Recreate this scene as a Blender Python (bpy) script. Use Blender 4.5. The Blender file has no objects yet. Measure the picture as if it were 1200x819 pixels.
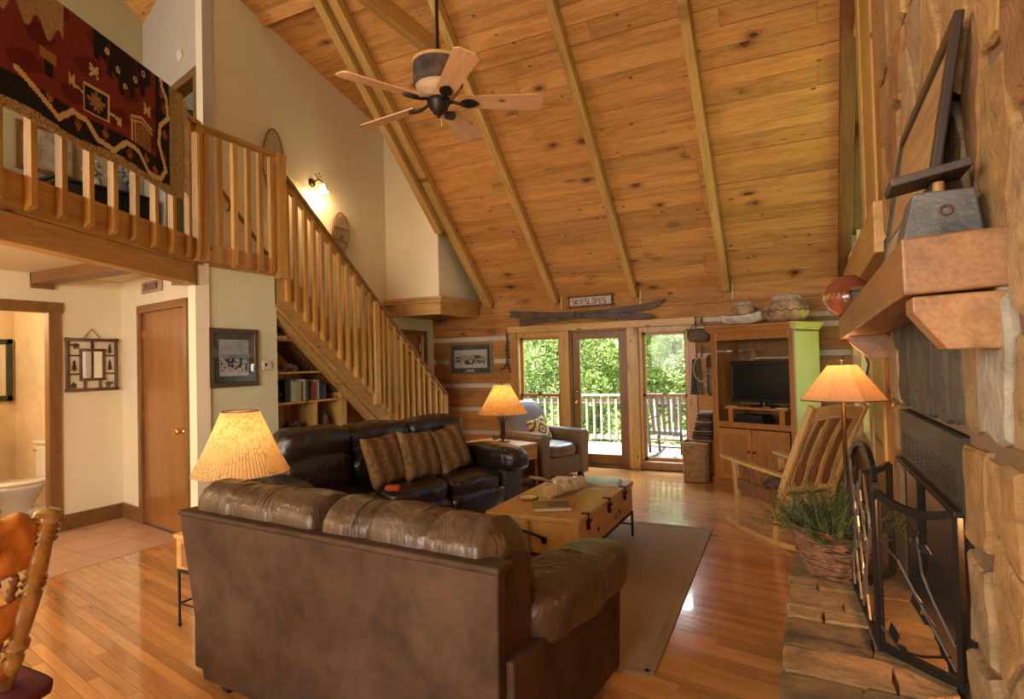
import bpy, bmesh, math, random
from mathutils import Vector, Matrix
from math import sin, cos, pi, radians as R
random.seed(7)
SC = bpy.context.scene
COL = SC.collection

# ------------------------------------------------------------------ camera
cd = bpy.data.cameras.new('camera'); cam = bpy.data.objects.new('camera', cd); COL.objects.link(cam)
cd.sensor_width = 36.0; cd.lens = 21.0; cd.clip_start = 0.05; cd.clip_end = 200
yaw, pit, rol = R(26.5), R(1.2), R(-1.4)
Fv = Vector((-sin(yaw)*cos(pit), cos(yaw)*cos(pit), sin(pit)))
R0 = Vector((cos(yaw), sin(yaw), 0)); U0 = R0.cross(Fv)
Rv = R0*cos(rol) + U0*sin(rol); Uv = -R0*sin(rol) + U0*cos(rol)
m = Matrix((Rv, Uv, -Fv)).transposed().to_4x4(); m.translation = Vector((0, 0, 1.5))
cam.matrix_world = m
SC.camera = cam
# ------------------------------------------------------------------ exposure
vs = SC.view_settings
vs.view_transform = 'Standard'; vs.look = 'None'; vs.gamma = 1.0; vs.use_curve_mapping = False
vs.exposure = 1.2
SC.cycles.max_bounces = 8; SC.cycles.diffuse_bounces = 4; SC.cycles.glossy_bounces = 3
SC.cycles.transmission_bounces = 6; SC.cycles.transparent_max_bounces = 12
SC.cycles.sample_clamp_indirect = 6.0; SC.cycles.caustics_reflective = False; SC.cycles.caustics_refractive = False
# ------------------------------------------------------------------ sky and sun
w = bpy.data.worlds.new('sky'); SC.world = w; w.use_nodes = True
nt = w.node_tree; nt.nodes.clear()
wo = nt.nodes.new('ShaderNodeOutputWorld'); bg = nt.nodes.new('ShaderNodeBackground'); sk = nt.nodes.new('ShaderNodeTexSky')
sk.sky_type = 'HOSEK_WILKIE'; sk.turbidity = 3.5; sk.ground_albedo = 0.4
sk.sun_direction = Vector((-.08, -.37, .92)).normalized()
bg.inputs['Strength'].default_value = 3.6
nt.links.new(sk.outputs[0], bg.inputs[0]); nt.links.new(bg.outputs[0], wo.inputs[0])

def lamp(name, kind, loc, energy, color=(1, 1, 1), rot=None, aim=None, **kw):
    l = bpy.data.lights.new(name, kind); l.energy = energy; l.color = color
    o = bpy.data.objects.new(name, l); COL.objects.link(o); o.location = loc
    for k, v in kw.items(): setattr(l, k, v)
    if aim is not None: o.rotation_euler = (Vector(aim)-Vector(loc)).to_track_quat('-Z', 'Y').to_euler()
    if rot: o.rotation_euler = rot
    return o
lamp('sunlight', 'SUN', (0, -5, 20), 17.0, (1, .95, .85), aim=(.8, -2.0, 12.5), angle=R(1))
# unseen fill lamps standing in for rear and loft daylight, added to brighten the room
lamp('unseen_area_fill', 'AREA', (-2.4, -3.35, 2.3), 210, (1.0, .93, .80), aim=(-2.8, 5, 2.6), shape='RECTANGLE', size=4.6, size_y=2.2)
lamp('unseen_area_fill', 'AREA', (-6.9, -1.2, 4.5), 150, (1.0, .93, .80), aim=(-.5, 4.5, 3.0), shape='RECTANGLE', size=2.6, size_y=1.4)  # no window here; added to throw light on the right wall
# bluish lamp added out of view above the window heads, brightens the floor
lamp('deck_fill', 'AREA', (-2.6, 10.4, 3.4), 420, (.74, .86, 1.0), aim=(-2.3, 6.2, 0), shape='RECTANGLE', size=4.5, size_y=1.6)
lamp('rear_warm_fill', 'POINT', (-2.6, -1.2, 2.2), 40, (1.0, .76, .46), shadow_soft_size=.25)  # added warm fill behind the camera, no fixture modelled
lamp('under_loft_fill', 'POINT', (-4.6, 0.6, 1.95), 22, (1.0, .80, .52), shadow_soft_size=.12)  # unseen warm fill added on the left, not a fixture
lamp('loft_fill', 'POINT', (-6.1, 1.2, 4.3), 14, (1.0, .84, .60), shadow_soft_size=.2)  # extra fill added to lift the loft walls, no fixture
lamp('bathroom_light', 'POINT', (-7.4, 2.2, 2.1), 24, (1.0, .74, .46), shadow_soft_size=.12)

# ------------------------------------------------------------------ helpers
def T(x=0, y=0, z=0, rz=0, rx=0, ry=0):
    return Matrix.Translation((x, y, z)) @ Matrix.Rotation(rz, 4, 'Z') @ Matrix.Rotation(ry, 4, 'Y') @ Matrix.Rotation(rx, 4, 'X')
I4 = Matrix.Identity(4)
class MB:
    def __init__(s): s.v = []; s.f = []; s.mi = []; s.cur = 0
    def add(s, vs, fs, M=None):
        n = len(s.v)
        s.v += [tuple((M @ Vector(v))) if M is not None else tuple(v) for v in vs]
        s.f += [tuple(n+i for i in f) for f in fs]; s.mi += [s.cur]*len(fs)
        return s
    def box(s, x0, x1, y0, y1, z0, z1, M=None):
        if x0 > x1: x0, x1 = x1, x0
        if y0 > y1: y0, y1 = y1, y0
        if z0 > z1: z0, z1 = z1, z0
        vs = [(x, y, z) for z in (z0, z1) for y in (y0, y1) for x in (x0, x1)]
        return s.add(vs, [(0, 2, 3, 1), (4, 5, 7, 6), (0, 1, 5, 4), (2, 6, 7, 3), (0, 4, 6, 2), (1, 3, 7, 5)], M)
    def cb(s, cx, cy, cz, sx, sy, sz, M=None):
        return s.box(cx-sx/2, cx+sx/2, cy-sy/2, cy+sy/2, cz-sz/2, cz+sz/2, M)
    def prism(s, poly, a, b, axis='z', M=None):
        """polygon (ccw) in the plane across axis, extruded from a to b"""
        def P(p, t): return {'z': (p[0], p[1], t), 'y': (p[0], t, p[1]), 'x': (t, p[0], p[1])}[axis]
        n = len(poly); vs = [P(p, a) for p in poly] + [P(p, b) for p in poly]
        fs = [tuple(range(n))[::-1], tuple(range(n, 2*n))] + [(i, (i+1) % n, n+(i+1) % n, n+i) for i in range(n)]
        return s.add(vs, fs, M)
    def bar(s, p0, p1, w, h, up=(0, 0, 1)):
        """a bar of section w (sideways) x h (up) from p0 to p1"""
        p0, p1 = Vector(p0), Vector(p1); d = (p1-p0).normalized(); u = Vector(up)
        if abs(d.dot(u.normalized())) > .995: u = Vector((0, 1, 0)) if abs(d.y) < .9 else Vector((1, 0, 0))
        sd = d.cross(u).normalized(); u2 = sd.cross(d)
        vs = [p + sd*a*w/2 + u2*b*h/2 for p in (p0, p1) for a, b in ((-1, -1), (1, -1), (1, 1), (-1, 1))]
        return s.add(vs, [(3, 2, 1, 0), (4, 5, 6, 7), (0, 1, 5, 4), (1, 2, 6, 5), (2, 3, 7, 6), (3, 0, 4, 7)])
    def tube(s, pts, r, n=8, M=None, closed=False, cap=True):
        pts = [Vector(p) for p in pts]; k = len(pts)
        rs = r if isinstance(r, (list, tuple)) else [r]*k
        vs = []; ref = None
        for i, p in enumerate(pts):
            a = pts[i-1] if (i > 0 or closed) else p; b = pts[(i+1) % k] if (i < k-1 or closed) else p
            d = (b-a).normalized()
            if ref is None:
                ref = d.orthogonal().normalized()
            ref = (ref - d*ref.dot(d))
            ref = ref.normalized() if ref.length > 1e-6 else d.orthogonal().normalized()
            bn = d.cross(ref)
            vs += [p + (ref*cos(2*pi*j/n) + bn*sin(2*pi*j/n))*rs[i] for j in range(n)]
        fs = []
        for i in range(k if closed else k-1):
            i2 = (i+1) % k
            fs += [(i*n+j, i*n+(j+1) % n, i2*n+(j+1) % n, i2*n+j) for j in range(n)]
        if cap and not closed: fs += [tuple(range(n))[::-1], tuple((k-1)*n+j for j in range(n))]
        return s.add(vs, fs, M)
    def cyl(s, p0, p1, r0, r1=None, n=16, M=None): return s.tube([p0, p1], [r0, r0 if r1 is None else r1], n, M)
    def lathe(s, prof, n=24, M=None, cap=True):
        vs = []; k = len(prof)
        for r, z in prof: vs += [(r*cos(2*pi*j/n), r*sin(2*pi*j/n), z) for j in range(n)]
        fs = [(i*n+j, i*n+(j+1) % n, (i+1)*n+(j+1) % n, (i+1)*n+j) for i in range(k-1) for j in range(n)]
        if cap: fs += [tuple(range(n))[::-1], tuple((k-1)*n+j for j in range(n))]
        return s.add(vs, fs, M)
    def ball(s, c, r, n=12, M=None, sz=(1, 1, 1)):
        prof = [(max(1e-4, sin(pi*i/(n//2+1)))*1.0, -cos(pi*i/(n//2+1))) for i in range(n//2+2)]
        MM = Matrix.Translation(c) @ Matrix.Diagonal((r*sz[0], r*sz[1], r*sz[2], 1))
        return s.lathe(prof, n, (M @ MM) if M is not None else MM)
    def grid(s, fn, nu, nv, M=None, cu=False, cv=False):
        """surface fn(u,v) -> point, u,v in 0..1"""
        a = nu if cu else nu+1; b = nv if cv else nv+1
        vs = [fn(i/nu, j/nv) for i in range(a) for j in range(b)]
        fs = [(i*b+j, ((i+1) % a)*b+j, ((i+1) % a)*b+(j+1) % b, i*b+(j+1) % b) for i in range(nu) for j in range(nv)]
        return s.add(vs, fs, M)
    def mesh(s, name='m', smooth=False):
        me = bpy.data.meshes.new(name); me.from_pydata(s.v, [], s.f)
        if any(s.mi): me.polygons.foreach_set('material_index', s.mi)
        if smooth: me.polygons.foreach_set('use_smooth', [True]*len(me.polygons))
        me.update()
        return me
def link(name, me, mat, parent=None, loc=None, rot=None, label=None, kind=None):
    o = bpy.data.objects.new(name, me); COL.objects.link(o)
    mats = mat if isinstance(mat, (list, tuple)) else [mat]
    if not me.materials:
        for x in mats: me.materials.append(x)
    if parent is not None: o.parent = parent
    if loc is not None: o.location = loc
    if rot is not None: o.rotation_euler = rot
    if label: o['label'] = label
    if kind: o['kind'] = kind
    return o
def fixn(me):
    bm = bmesh.new(); bm.from_mesh(me); bmesh.ops.recalc_face_normals(bm, faces=bm.faces); bm.to_mesh(me); bm.free()
def part(name, mb, mat, parent=None, bev=0, smooth=False, sub=0, seg=2, solid=0, loc=None, rot=None, label=None, kind=None, norm=False, M=None):
    me = mb.mesh(name, smooth or sub > 0)
    if norm: fixn(me)
    o = link(name, me, mat, parent, loc, rot, label, kind)
    if M is not None: o.matrix_world = M
    if solid: md = o.modifiers.new('s', 'SOLIDIFY'); md.thickness = solid; md.offset = 0
    if bev: md = o.modifiers.new('b', 'BEVEL'); md.width = bev; md.segments = seg; md.limit_method = 'ANGLE'; md.angle_limit = R(40)
    if sub: md = o.modifiers.new('u', 'SUBSURF'); md.levels = sub; md.render_levels = sub
    return o
def tag(o, label, cat, group=None):
    o['label'] = label; o['category'] = cat
    if group: o['group'] = group
    return o
def thing(name, label, cat, loc=(0, 0, 0), rz=0, group=None):
    o = bpy.data.objects.new(name, None); COL.objects.link(o); o.location = loc; o.rotation_euler = (0, 0, rz)
    o.empty_display_size = .1
    return tag(o, label, cat, group)
def struct(name, mb, mat, **kw):
    return part(name, mb, mat, kind='structure', **kw)
def sempty(name, loc=(0, 0, 0), rz=0):
    o = bpy.data.objects.new(name, None); COL.objects.link(o); o.location = loc; o.rotation_euler = (0, 0, rz); o['kind'] = 'structure'
    return o
def dup(root, loc, rz, label=None, parent=None):
    r = root.copy(); COL.objects.link(r); r.location = loc; r.rotation_euler = (0, 0, rz)
    if label: r['label'] = label
    for ch in list(root.children):
        c = ch.copy(); COL.objects.link(c); c.parent = r
        for g in list(ch.children):
            d = g.copy(); COL.objects.link(d); d.parent = c
    return r

# ------------------------------------------------------------------ materials
def mat(name, col=(.5, .5, .5), rough=.5, metal=0, spec=.5, coat=0, **kw):
    m = bpy.data.materials.new(name); m.use_nodes = True; b = m.node_tree.nodes['Principled BSDF']
    b.inputs['Base Color'].default_value = (*col, 1); b.inputs['Roughness'].default_value = rough
    b.inputs['Metallic'].default_value = metal; b.inputs['Specular IOR Level'].default_value = spec
    b.inputs['Coat Weight'].default_value = coat; b.inputs['Coat Roughness'].default_value = .12
    for k, v in kw.items(): b.inputs[k].default_value = v
    return m
class NT:
    def __init__(s, m): s.m = m; s.t = m.node_tree; s.b = s.t.nodes['Principled BSDF']
    def n(s, ty, **kw):
        x = s.t.nodes.new(ty)
        for k, v in kw.items():
            if k.startswith('i_'):
                key = k[2:].replace('_', ' ')
                x.inputs[int(key) if key.isdigit() else key].default_value = v
            else: setattr(x, k, v)
        return x
    def l(s, a, b): s.t.links.new(a, b)
    def coords(s, scale, rnd=True, kind='Object'):
        tc = s.n('ShaderNodeTexCoord'); mp = s.n('ShaderNodeMapping'); mp.inputs['Scale'].default_value = scale
        if rnd:
            oi = s.n('ShaderNodeObjectInfo'); ml = s.n('ShaderNodeVectorMath', operation='SCALE'); cb = s.n('ShaderNodeCombineXYZ')
            m1 = s.n('ShaderNodeMath', operation='MULTIPLY', i_1=37.0); m2 = s.n('ShaderNodeMath', operation='MULTIPLY', i_1=91.0)
            s.l(oi.outputs['Random'], m1.inputs[0]); s.l(oi.outputs['Random'], m2.inputs[0])
            s.l(m1.outputs[0], cb.inputs[0]); s.l(m2.outputs[0], cb.inputs[1]); s.l(oi.outputs['Random'], cb.inputs[2])
            ad = s.n('ShaderNodeVectorMath', operation='ADD'); s.l(tc.outputs[kind], ad.inputs[0]); s.l(cb.outputs[0], ad.inputs[1])
            s.l(ad.outputs[0], mp.inputs['Vector'])
        else: s.l(tc.outputs[kind], mp.inputs['Vector'])
        return mp.outputs[0]
    def noise(s, vec, scale, detail=4, dist=0, rough=.55):
        x = s.n('ShaderNodeTexNoise'); x.inputs['Scale'].default_value = scale; x.inputs['Detail'].default_value = detail
        x.inputs['Distortion'].default_value = dist; x.inputs['Roughness'].default_value = rough
        if vec is not None: s.l(vec, x.inputs['Vector'])
        return x.outputs['Fac']
    def ramp(s, fac, stops):
        r = s.n('ShaderNodeValToRGB'); e = r.color_ramp.elements
        while len(e) < len(stops): e.new(.5)
        for q, (p, c) in zip(e, stops): q.position = p; q.color = (*c, 1) if len(c) == 3 else c
        s.l(fac, r.inputs[0]); return r.outputs[0]
    def mix(s, fac, a, b, blend='MIX'):
        x = s.n('ShaderNodeMix', data_type='RGBA', blend_type=blend)
        if isinstance(fac, float): x.inputs[0].default_value = fac
        else: s.l(fac, x.inputs[0])
        for i, v in ((6, a), (7, b)):
            if isinstance(v, tuple): x.inputs[i].default_value = (*v, 1)
            else: s.l(v, x.inputs[i])
        return x.outputs[2]
    def vary(s, col, lo=.8, hi=1.15):
        oi = s.n('ShaderNodeObjectInfo'); mr = s.n('ShaderNodeMapRange'); mr.inputs['To Min'].default_value = lo; mr.inputs['To Max'].default_value = hi
        s.l(oi.outputs['Random'], mr.inputs['Value']); hs = s.n('ShaderNodeHueSaturation'); s.l(mr.outputs[0], hs.inputs['Value'])
        s.l(col, hs.inputs['Color']); return hs.outputs[0]
    def bump(s, h, strength=.2, dist=.01):
        b = s.n('ShaderNodeBump'); b.inputs['Strength'].default_value = strength; b.inputs['Distance'].default_value = dist
        s.l(h, b.inputs['Height']); s.l(b.outputs[0], s.b.inputs['Normal'])
    def color(s, c): s.l(c, s.b.inputs['Base Color'])
def dk(c, f): return tuple(x*f for x in c)
def wood(name, c, axis='x', knots=0, rough=.4, coat=0, contrast=.5, scale=1.0, var=(.82, 1.14), spec=.5, flat='z', kth=0):
    """sawn timber: long grain, darker streaks, optional knots; the grain runs along the object's own axis"""
    m = mat(name, c, rough, coat=coat, spec=spec); t = NT(m)
    st = {'x': (.09, 1, 1), 'y': (1, .09, 1), 'z': (1, 1, .09)}[axis]
    v = t.coords(tuple(k*scale for k in st))
    f = t.noise(v, 14, 5, .6); g = t.noise(v, 2.2, 2, .4)
    col = t.ramp(f, [(.25, dk(c, 1-contrast)), (.5, c), (.75, tuple(min(1, k*(1+contrast*.45)) for k in c))])
    col = t.mix(g, col, t.mix(1.0, col, (.80, .66, .50), 'MULTIPLY'))
    f2 = t.noise(v, 75, 5, .3, .65)
    col = t.mix(t.ramp(f2, [(.42, (.55*min(1, contrast*2),)*3), (.56, (0, 0, 0))]), col, t.mix(1.0, col, (.62, .50, .38), 'MULTIPLY'))
    if knots:
        ks = {'x': (.55, 1, 1), 'y': (1, .55, 1), 'z': (1, 1, .55)}[axis]
        ks = tuple(0 if a == flat else k for a, k in zip('xyz', ks)); kv = t.coords(tuple(k*scale for k in ks))
        vo = t.n('ShaderNodeTexVoronoi'); vo.inputs['Scale'].default_value = knots; vo.inputs['Randomness'].default_value = 1; t.l(kv, vo.inputs['Vector'])
        nz = t.noise(kv, 18, 2); ad = t.n('ShaderNodeMath', operation='MULTIPLY_ADD', i_1=.10); t.l(nz, ad.inputs[0]); t.l(vo.outputs['Distance'], ad.inputs[2])
        kf = t.ramp(ad.outputs[0], [(.105+kth, (.95, .95, .95)), (.125+kth, (.35, .35, .35)), (.155+kth, (.6, .6, .6)), (.19+kth, (.22, .22, .22)), (.30+kth, (0, 0, 0))])
        col = t.mix(kf, col, (.09, .032, .010))
        kv2 = t.coords(tuple(k*scale*2.3+.0 for k in ks)); v2 = t.n('ShaderNodeTexVoronoi'); v2.inputs['Scale'].default_value = knots; t.l(kv2, v2.inputs['Vector'])
        col = t.mix(t.ramp(v2.outputs['Distance'], [(.06, (.9, .9, .9)), (.13, (0, 0, 0))]), col, (.12, .045, .012))
    t.color(t.vary(col, *var)); t.bump(f, .12, .004)
    return m
def plain(name, c, rough=.5, bump=0, bs=60, var=None, amt=.15, vs=3, **kw):
    m = mat(name, c, rough, **kw); t = NT(m); v = t.coords((1, 1, 1))
    f = t.noise(v, vs, 4); col = t.ramp(f, [(.3, dk(c, 1-amt)), (.7, tuple(min(1, k*(1+amt)) for k in c))])
    if var: col = t.vary(col, *var)
    t.color(col)
    if bump: t.bump(t.noise(v, bs, 4), bump, .01)
    return m
def colattr(name, rough=.7, bump=.0, bs=200, spec=.3, coat=0):
    m = mat(name, (.5, .5, .5), rough, spec=spec, coat=coat); t = NT(m)
    a = t.n('ShaderNodeVertexColor'); a.layer_name = 'print'; col = a.outputs[0]; t.color(col)
    if bump: t.bump(t.noise(t.coords((1, 1, 1), False), bs, 2), bump, .005)
    return m
def print_on(o, fn):
    """flat colour print: one colour per face from fn(face index)"""
    me = o.data; ca = me.color_attributes.new('print', 'FLOAT_COLOR', 'CORNER')
    buf = []
    for p in me.polygons:
        c = fn(p.index); buf += [c[0], c[1], c[2], 1.0]*p.loop_total
    ca.data.foreach_set('color', buf)
def srgb(r, g, b):
    f = lambda c: (c/255/12.92) if c/255 <= .04045 else ((c/255+.055)/1.055)**2.4
    return (f(r), f(g), f(b))

M_ceil = wood('knotty_pine_boards', (.63, .335, .11), 'x', knots=3.4, kth=.03, rough=.42, contrast=.38, var=(.84, 1.12), scale=1.0)
M_raft = wood('rafter_pine', (.55, .36, .12), 'x', knots=2.2, rough=.5, contrast=.3, flat='y')
M_log = wood('hewn_log_wood', (.52, .255, .070), 'x', knots=2.4, rough=.6, contrast=.4, scale=.8, flat='y', spec=.25)
M_pine = wood('yellow_pine', (.63, .41, .13), 'z', knots=3.5, rough=.38, contrast=.3, flat='y')
M_pinex = wood('yellow_pine_beam', (.62, .40, .14), 'x', knots=2.0, rough=.42, contrast=.35, flat='y')
M_piney = wood('yellow_pine_plank', (.62, .39, .13), 'y', knots=2.4, rough=.42, contrast=.3, flat='x')
M_trim = wood('brown_stained_trim', (.25, .13, .042), 'z', rough=.4, contrast=.4)
M_trimx = wood('brown_stained_board', (.25, .13, .042), 'x', rough=.4, contrast=.4)
M_door = wood('birch_veneer_door', (.34, .16, .042), 'z', rough=.28, contrast=.25, scale=.7, coat=.3)
M_cas = wood('window_casing_pine', (.50, .245, .075), 'z', knots=3, rough=.4, contrast=.35, flat='y')
M_oak = wood('varnished_strip_floor', (.62, .305, .098), 'x', rough=.22, coat=.9, contrast=.22, var=(.76, 1.14), scale=1.2); M_oak.node_tree.nodes['Principled BSDF'].inputs['Coat Roughness'].default_value = .06
M_arm = wood('honey_oak', (.42, .18, .045), 'z', rough=.35, contrast=.3, coat=.2)
M_armx = wood('honey_oak_rail', (.42, .18, .045), 'x', rough=.35, contrast=.3, coat=.2)
M_light = wood('light_ash_wood', (.68, .46, .19), 'z', rough=.3, contrast=.25, coat=.3)
M_lightx = wood('light_ash_wood_rail', (.68, .46, .19), 'x', rough=.3, contrast=.25, coat=.3)
M_dark = wood('walnut_slat', (.26, .12, .055), 'z', rough=.35, contrast=.3)
M_trunk = wood('trunk_pine', (.64, .40, .12), 'y', rough=.42, contrast=.3, knots=1.6)
M_mant = wood('mantel_timber', (.40, .215, .085), 'y', rough=.45, contrast=.4, knots=1.2, flat='x')
M_gold = wood('glossy_oak_chair', (.64, .30, .075), 'z', rough=.2, contrast=.3, coat=.6)
M_wall = plain('cream_plaster', (.75, .67, .48), .8, .05, 120, amt=.03)
M_wallg = plain('sage_cream_plaster', (.74, .76, .53), .8, .05, 120, amt=.03)
M_chink = plain('mortar_chinking', (.62, .52, .40), .9, .3, 60, amt=.12)
M_tile = plain('terracotta_tile', (.52, .30, .19), .38, .05, 40, var=(.88, 1.08), amt=.12, vs=5)
M_grout = plain('grout', (.20, .12, .08), .9)
M_sub = plain('dark_floor_joint', (.13, .06, .02), .8)
M_blk = plain('black_iron', (.028, .022, .018), .45, .1, 80, metal=.6)
M_bronze = plain('bronze_metal', (.10, .06, .035), .35, metal=.9)
M_brass = mat('brass', (.75, .48, .15), .22, 1)
M_chrome = mat('chrome', (.7, .7, .68), .15, 1)
M_white = plain('white_plastic', (.72, .68, .58), .4)
M_porc = mat('porcelain', (.70, .66, .58), .12, coat=.6)
M_black = mat('black_plastic', (.012, .012, .013), .28)
M_screen = mat('television_screen', (.010, .011, .011), .16, spec=.6)
M_glass = mat('window_glass', (1, 1, 1), 0.0)
t_ = NT(M_glass); t_.t.nodes.remove(t_.b)
gl = t_.n('ShaderNodeBsdfGlossy'); gl.inputs['Roughness'].default_value = .02; tr = t_.n('ShaderNodeBsdfTransparent'); mx = t_.n('ShaderNodeMixShader'); mx.inputs[0].default_value = .012
tr.inputs[0].default_value = (.96, .98, .97, 1)
t_.l(tr.outputs[0], mx.inputs[1]); t_.l(gl.outputs[0], mx.inputs[2]); t_.l(mx.outputs[0], t_.t.nodes['Material Output'].inputs[0])
M_pglass = mat('picture_glass', (1, 1, 1), 0.0)
t_ = NT(M_pglass); t_.t.nodes.remove(t_.b)
gl = t_.n('ShaderNodeBsdfGlossy'); gl.inputs['Roughness'].default_value = .03; tr = t_.n('ShaderNodeBsdfTransparent'); mx = t_.n('ShaderNodeMixShader'); mx.inputs[0].default_value = .10
t_.l(tr.outputs[0], mx.inputs[1]); t_.l(gl.outputs[0], mx.inputs[2]); t_.l(mx.outputs[0], t_.t.nodes['Material Output'].inputs[0])
M_mirror = mat('mirror', (.85, .85, .82), .03, 1)
# ================================================================== SETTING
def clip(poly, nx, ny, c):
    """keep nx*x+ny*y <= c"""
    out = []
    for i, p in enumerate(poly):
        q = poly[(i+1) % len(poly)]; a = nx*p[0]+ny*p[1]-c; b = nx*q[0]+ny*q[1]-c
        if a <= 0: out.append(p)
        if (a < 0 < b) or (b < 0 < a):
            t = a/(a-b); out.append((p[0]+(q[0]-p[0])*t, p[1]+(q[1]-p[1])*t))
    return out
def project(x, y, z=0):
    d = Vector((x, y, z-1.5)); zz = d.dot(Fv)
    return (600+700*d.dot(Rv)/zz, 409.5-700*d.dot(Uv)/zz, zz) if zz > .05 else (1e5, 1e5, zz)
BA = R(11.4)                                          # floor boards run 11.4 degrees off the back wall
floor = struct('floor', MB().box(-8.6, .62, -3.7, 8.3, -.12, -.014), M_sub)
def floor_region(poly):
    for c in ((-1, 0, 5.04), (1, 0, .45), (0, 1, 8.02), (0, -1, 3.5)): poly = clip(poly, *c) if poly else poly
    return poly
bd = Vector((-cos(BA), sin(BA))); bn = Vector((sin(BA), cos(BA)))
cand = []; rest = MB(); rnd = random.Random(3)
k0 = int((-4.2)/.088)
for k in range(-70, 158):
    v0 = k*.060; u = -3.0 - rnd.random()
    while u < 7.5:
        L = rnd.uniform(.55, 1.5); u1 = u+L
        pl = [tuple(bd*a + bn*b) for a, b in ((u+.001, v0+.0008), (u+.001, v0+.0592), (u1-.001, v0+.0592), (u1-.001, v0+.0008))]
        pl = floor_region(pl)
        if len(pl) >= 3:
            cx = sum(p[0] for p in pl)/len(pl); cy = sum(p[1] for p in pl)/len(pl); px, py, dd = project(cx, cy)
            vis = -80 < px < 1250 and 400 < py < 900 and not (-2.6 < cx < -1.0 and 1.9 < cy < 2.6) and not (-2.2 < cx < -.8 and 2.9 < cy < 5.3) and not (cx > -.1 and cy < 3.6)
            cand.append((0 if vis else 1, dd, pl))
        u = u1
cand.sort(key=lambda c: (c[0], c[1]))
for i, (a, b, pl) in enumerate(cand):
    if i < 298:
        ang = pi-BA; cx = sum(p[0] for p in pl)/len(pl); cy = sum(p[1] for p in pl)/len(pl)
        lp = [((p[0]-cx)*cos(ang)+(p[1]-cy)*sin(ang), -(p[0]-cx)*sin(ang)+(p[1]-cy)*cos(ang)) for p in pl]
        if (lp[1][0]-lp[0][0])*(lp[2][1]-lp[1][1])-(lp[1][1]-lp[0][1])*(lp[2][0]-lp[1][0]) < 0: lp = lp[::-1]
        part('floorboard', MB().prism(lp, -.014, rnd.uniform(-.0004, .0004)), M_oak, floor, loc=(cx, cy, 0), rot=(0, 0, ang))
    else:
        if (pl[1][0]-pl[0][0])*(pl[2][1]-pl[1][1])-(pl[1][1]-pl[0][1])*(pl[2][0]-pl[1][0]) < 0: pl = pl[::-1]
        rest.prism(pl, -.014, rnd.uniform(-.0004, .0004))
part('far_floorboards', rest, M_oak, floor, kind='stuff')
# tiles of the entry
part('grout_bed', MB().box(-6.4, -5.045, -3.4, 3.75, -.013, -.004), M_grout, floor)
for j in range(16):
    for i in range(4):
        x0 = -5.055-(i+1)*.44; y0 = 3.29-(j)*.44; 
        pl = [(x0+.005, y0+.005), (x0+.435, y0+.005), (x0+.435, y0+.435), (x0+.005, y0+.435)]
        pl = clip(clip(pl, -1, 0, 6.39), .19, .982, .19*-6.4+.982*3.74)
        if len(pl) > 2 and abs(pl[0][0]-pl[1][0])+abs(pl[1][1]-pl[2][1]) > .05:
            cx, cy = pl[0]
            part('floor_tile', MB().prism([(p[0]-cx, p[1]-cy) for p in pl], -.012, 0), M_tile, floor, loc=(cx, cy, 0))

# ---- left walls (ground floor)
WX = -6.4
wl = MB().box(WX-.05, WX, 3.11, 3.80, 0, 2.46).box(WX-.05, WX, -3.6, 2.2, 0, 2.46).box(WX-.05, WX, 2.2, 3.11, 2.08, 2.46)
struct('wall_left', wl, M_wall)
d3 = sempty('door_3')                                 # bathroom doorway: casing only
part('casing', MB().box(WX-.06, WX+.025, 3.07, 3.17, 0, 2.16).box(WX-.06, WX+.025, 2.13, 2.25, 0, 2.16), M_trim, d3, bev=.006)
part('casing_head', MB().box(WX-.06, WX+.026, 2.10, 3.19, 2.07, 2.17), M_trimx, d3, bev=.006)
# carved panels down the casing
cp = MB()
for q in range(9): cp.tube([(WX+.025, 3.12+.012*sin(k_*1.3+q), 2.08-q*.21-k_*.017) for k_ in range(10)], .004, 5)
part('casing_relief', cp, M_trim, d3)
struct('baseboard_left', MB().box(WX, WX+.022, 3.17, 3.75, 0, .15), M_trimx, bev=.006)
# closet wall, 11 degrees off square
CW = T(-6.4, 3.75, 0, R(-11))
cw = MB().box(0, .46, 0, .12, 0, 2.46, CW).box(.46, 1.46, 0, .12, 2.12, 2.46, CW).box(1.46, 1.63, 0, .12, 0, 2.46, CW)
struct('wall_closet', cw, M_wall)
struct('baseboard_closet', MB().box(0, .42, -.022, 0, 0, .15, CW), M_trimx, bev=.006)
d2 = sempty('door_2', (-6.4, 3.75, 0), R(-11))
part('casing', MB().box(.42, .50, -.02, .13, 0, 2.14).box(1.42, 1.49, -.02, .13, 0, 2.14), M_trim, d2, bev=.005)
part('casing_head', MB().box(.42, 1.49, -.022, .13, 2.07, 2.145), M_trimx, d2, bev=.005)
dp = part('door_panel', MB().box(.50, 1.42, .012, .05, .012, 2.07), M_door, d2, bev=.003)
kn = MB().lathe([(.028, 0), (.028, .008), (.012, .012), (.012, .03), (.03, .045), (.033, .06), (.02, .07), (0.001, .072)], 16, T(1.345, .01, .95, 0, R(90)))
part('door_knob', kn, M_brass, dp, smooth=True)
hg = MB()
for z in (.3, 1.08, 1.86): hg.box(.494, .508, -.004, .012, z-.045, z+.045)
part('hinge', hg, M_brass, d2)
# picture wall and stair plane
XS = -4.80
struct('wall_picture', MB().box(XS-.1, XS, 3.44, 4.33, 0, 2.42), M_wallg, bev=.004)
struct('wall_niche', MB().box(XS-.52, XS-.50, 4.33, 6.4, 0, 2.0).box(XS-.52, XS-.1, 4.31, 4.33, 0, 2.1), M_pine)
# wall behind the staircase with the snowshoes
XL = -5.51
struct('wall_stair', MB().box(XL-.1, XL, 4.06, 8.3, 0, 6.6), M_wall)
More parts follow.
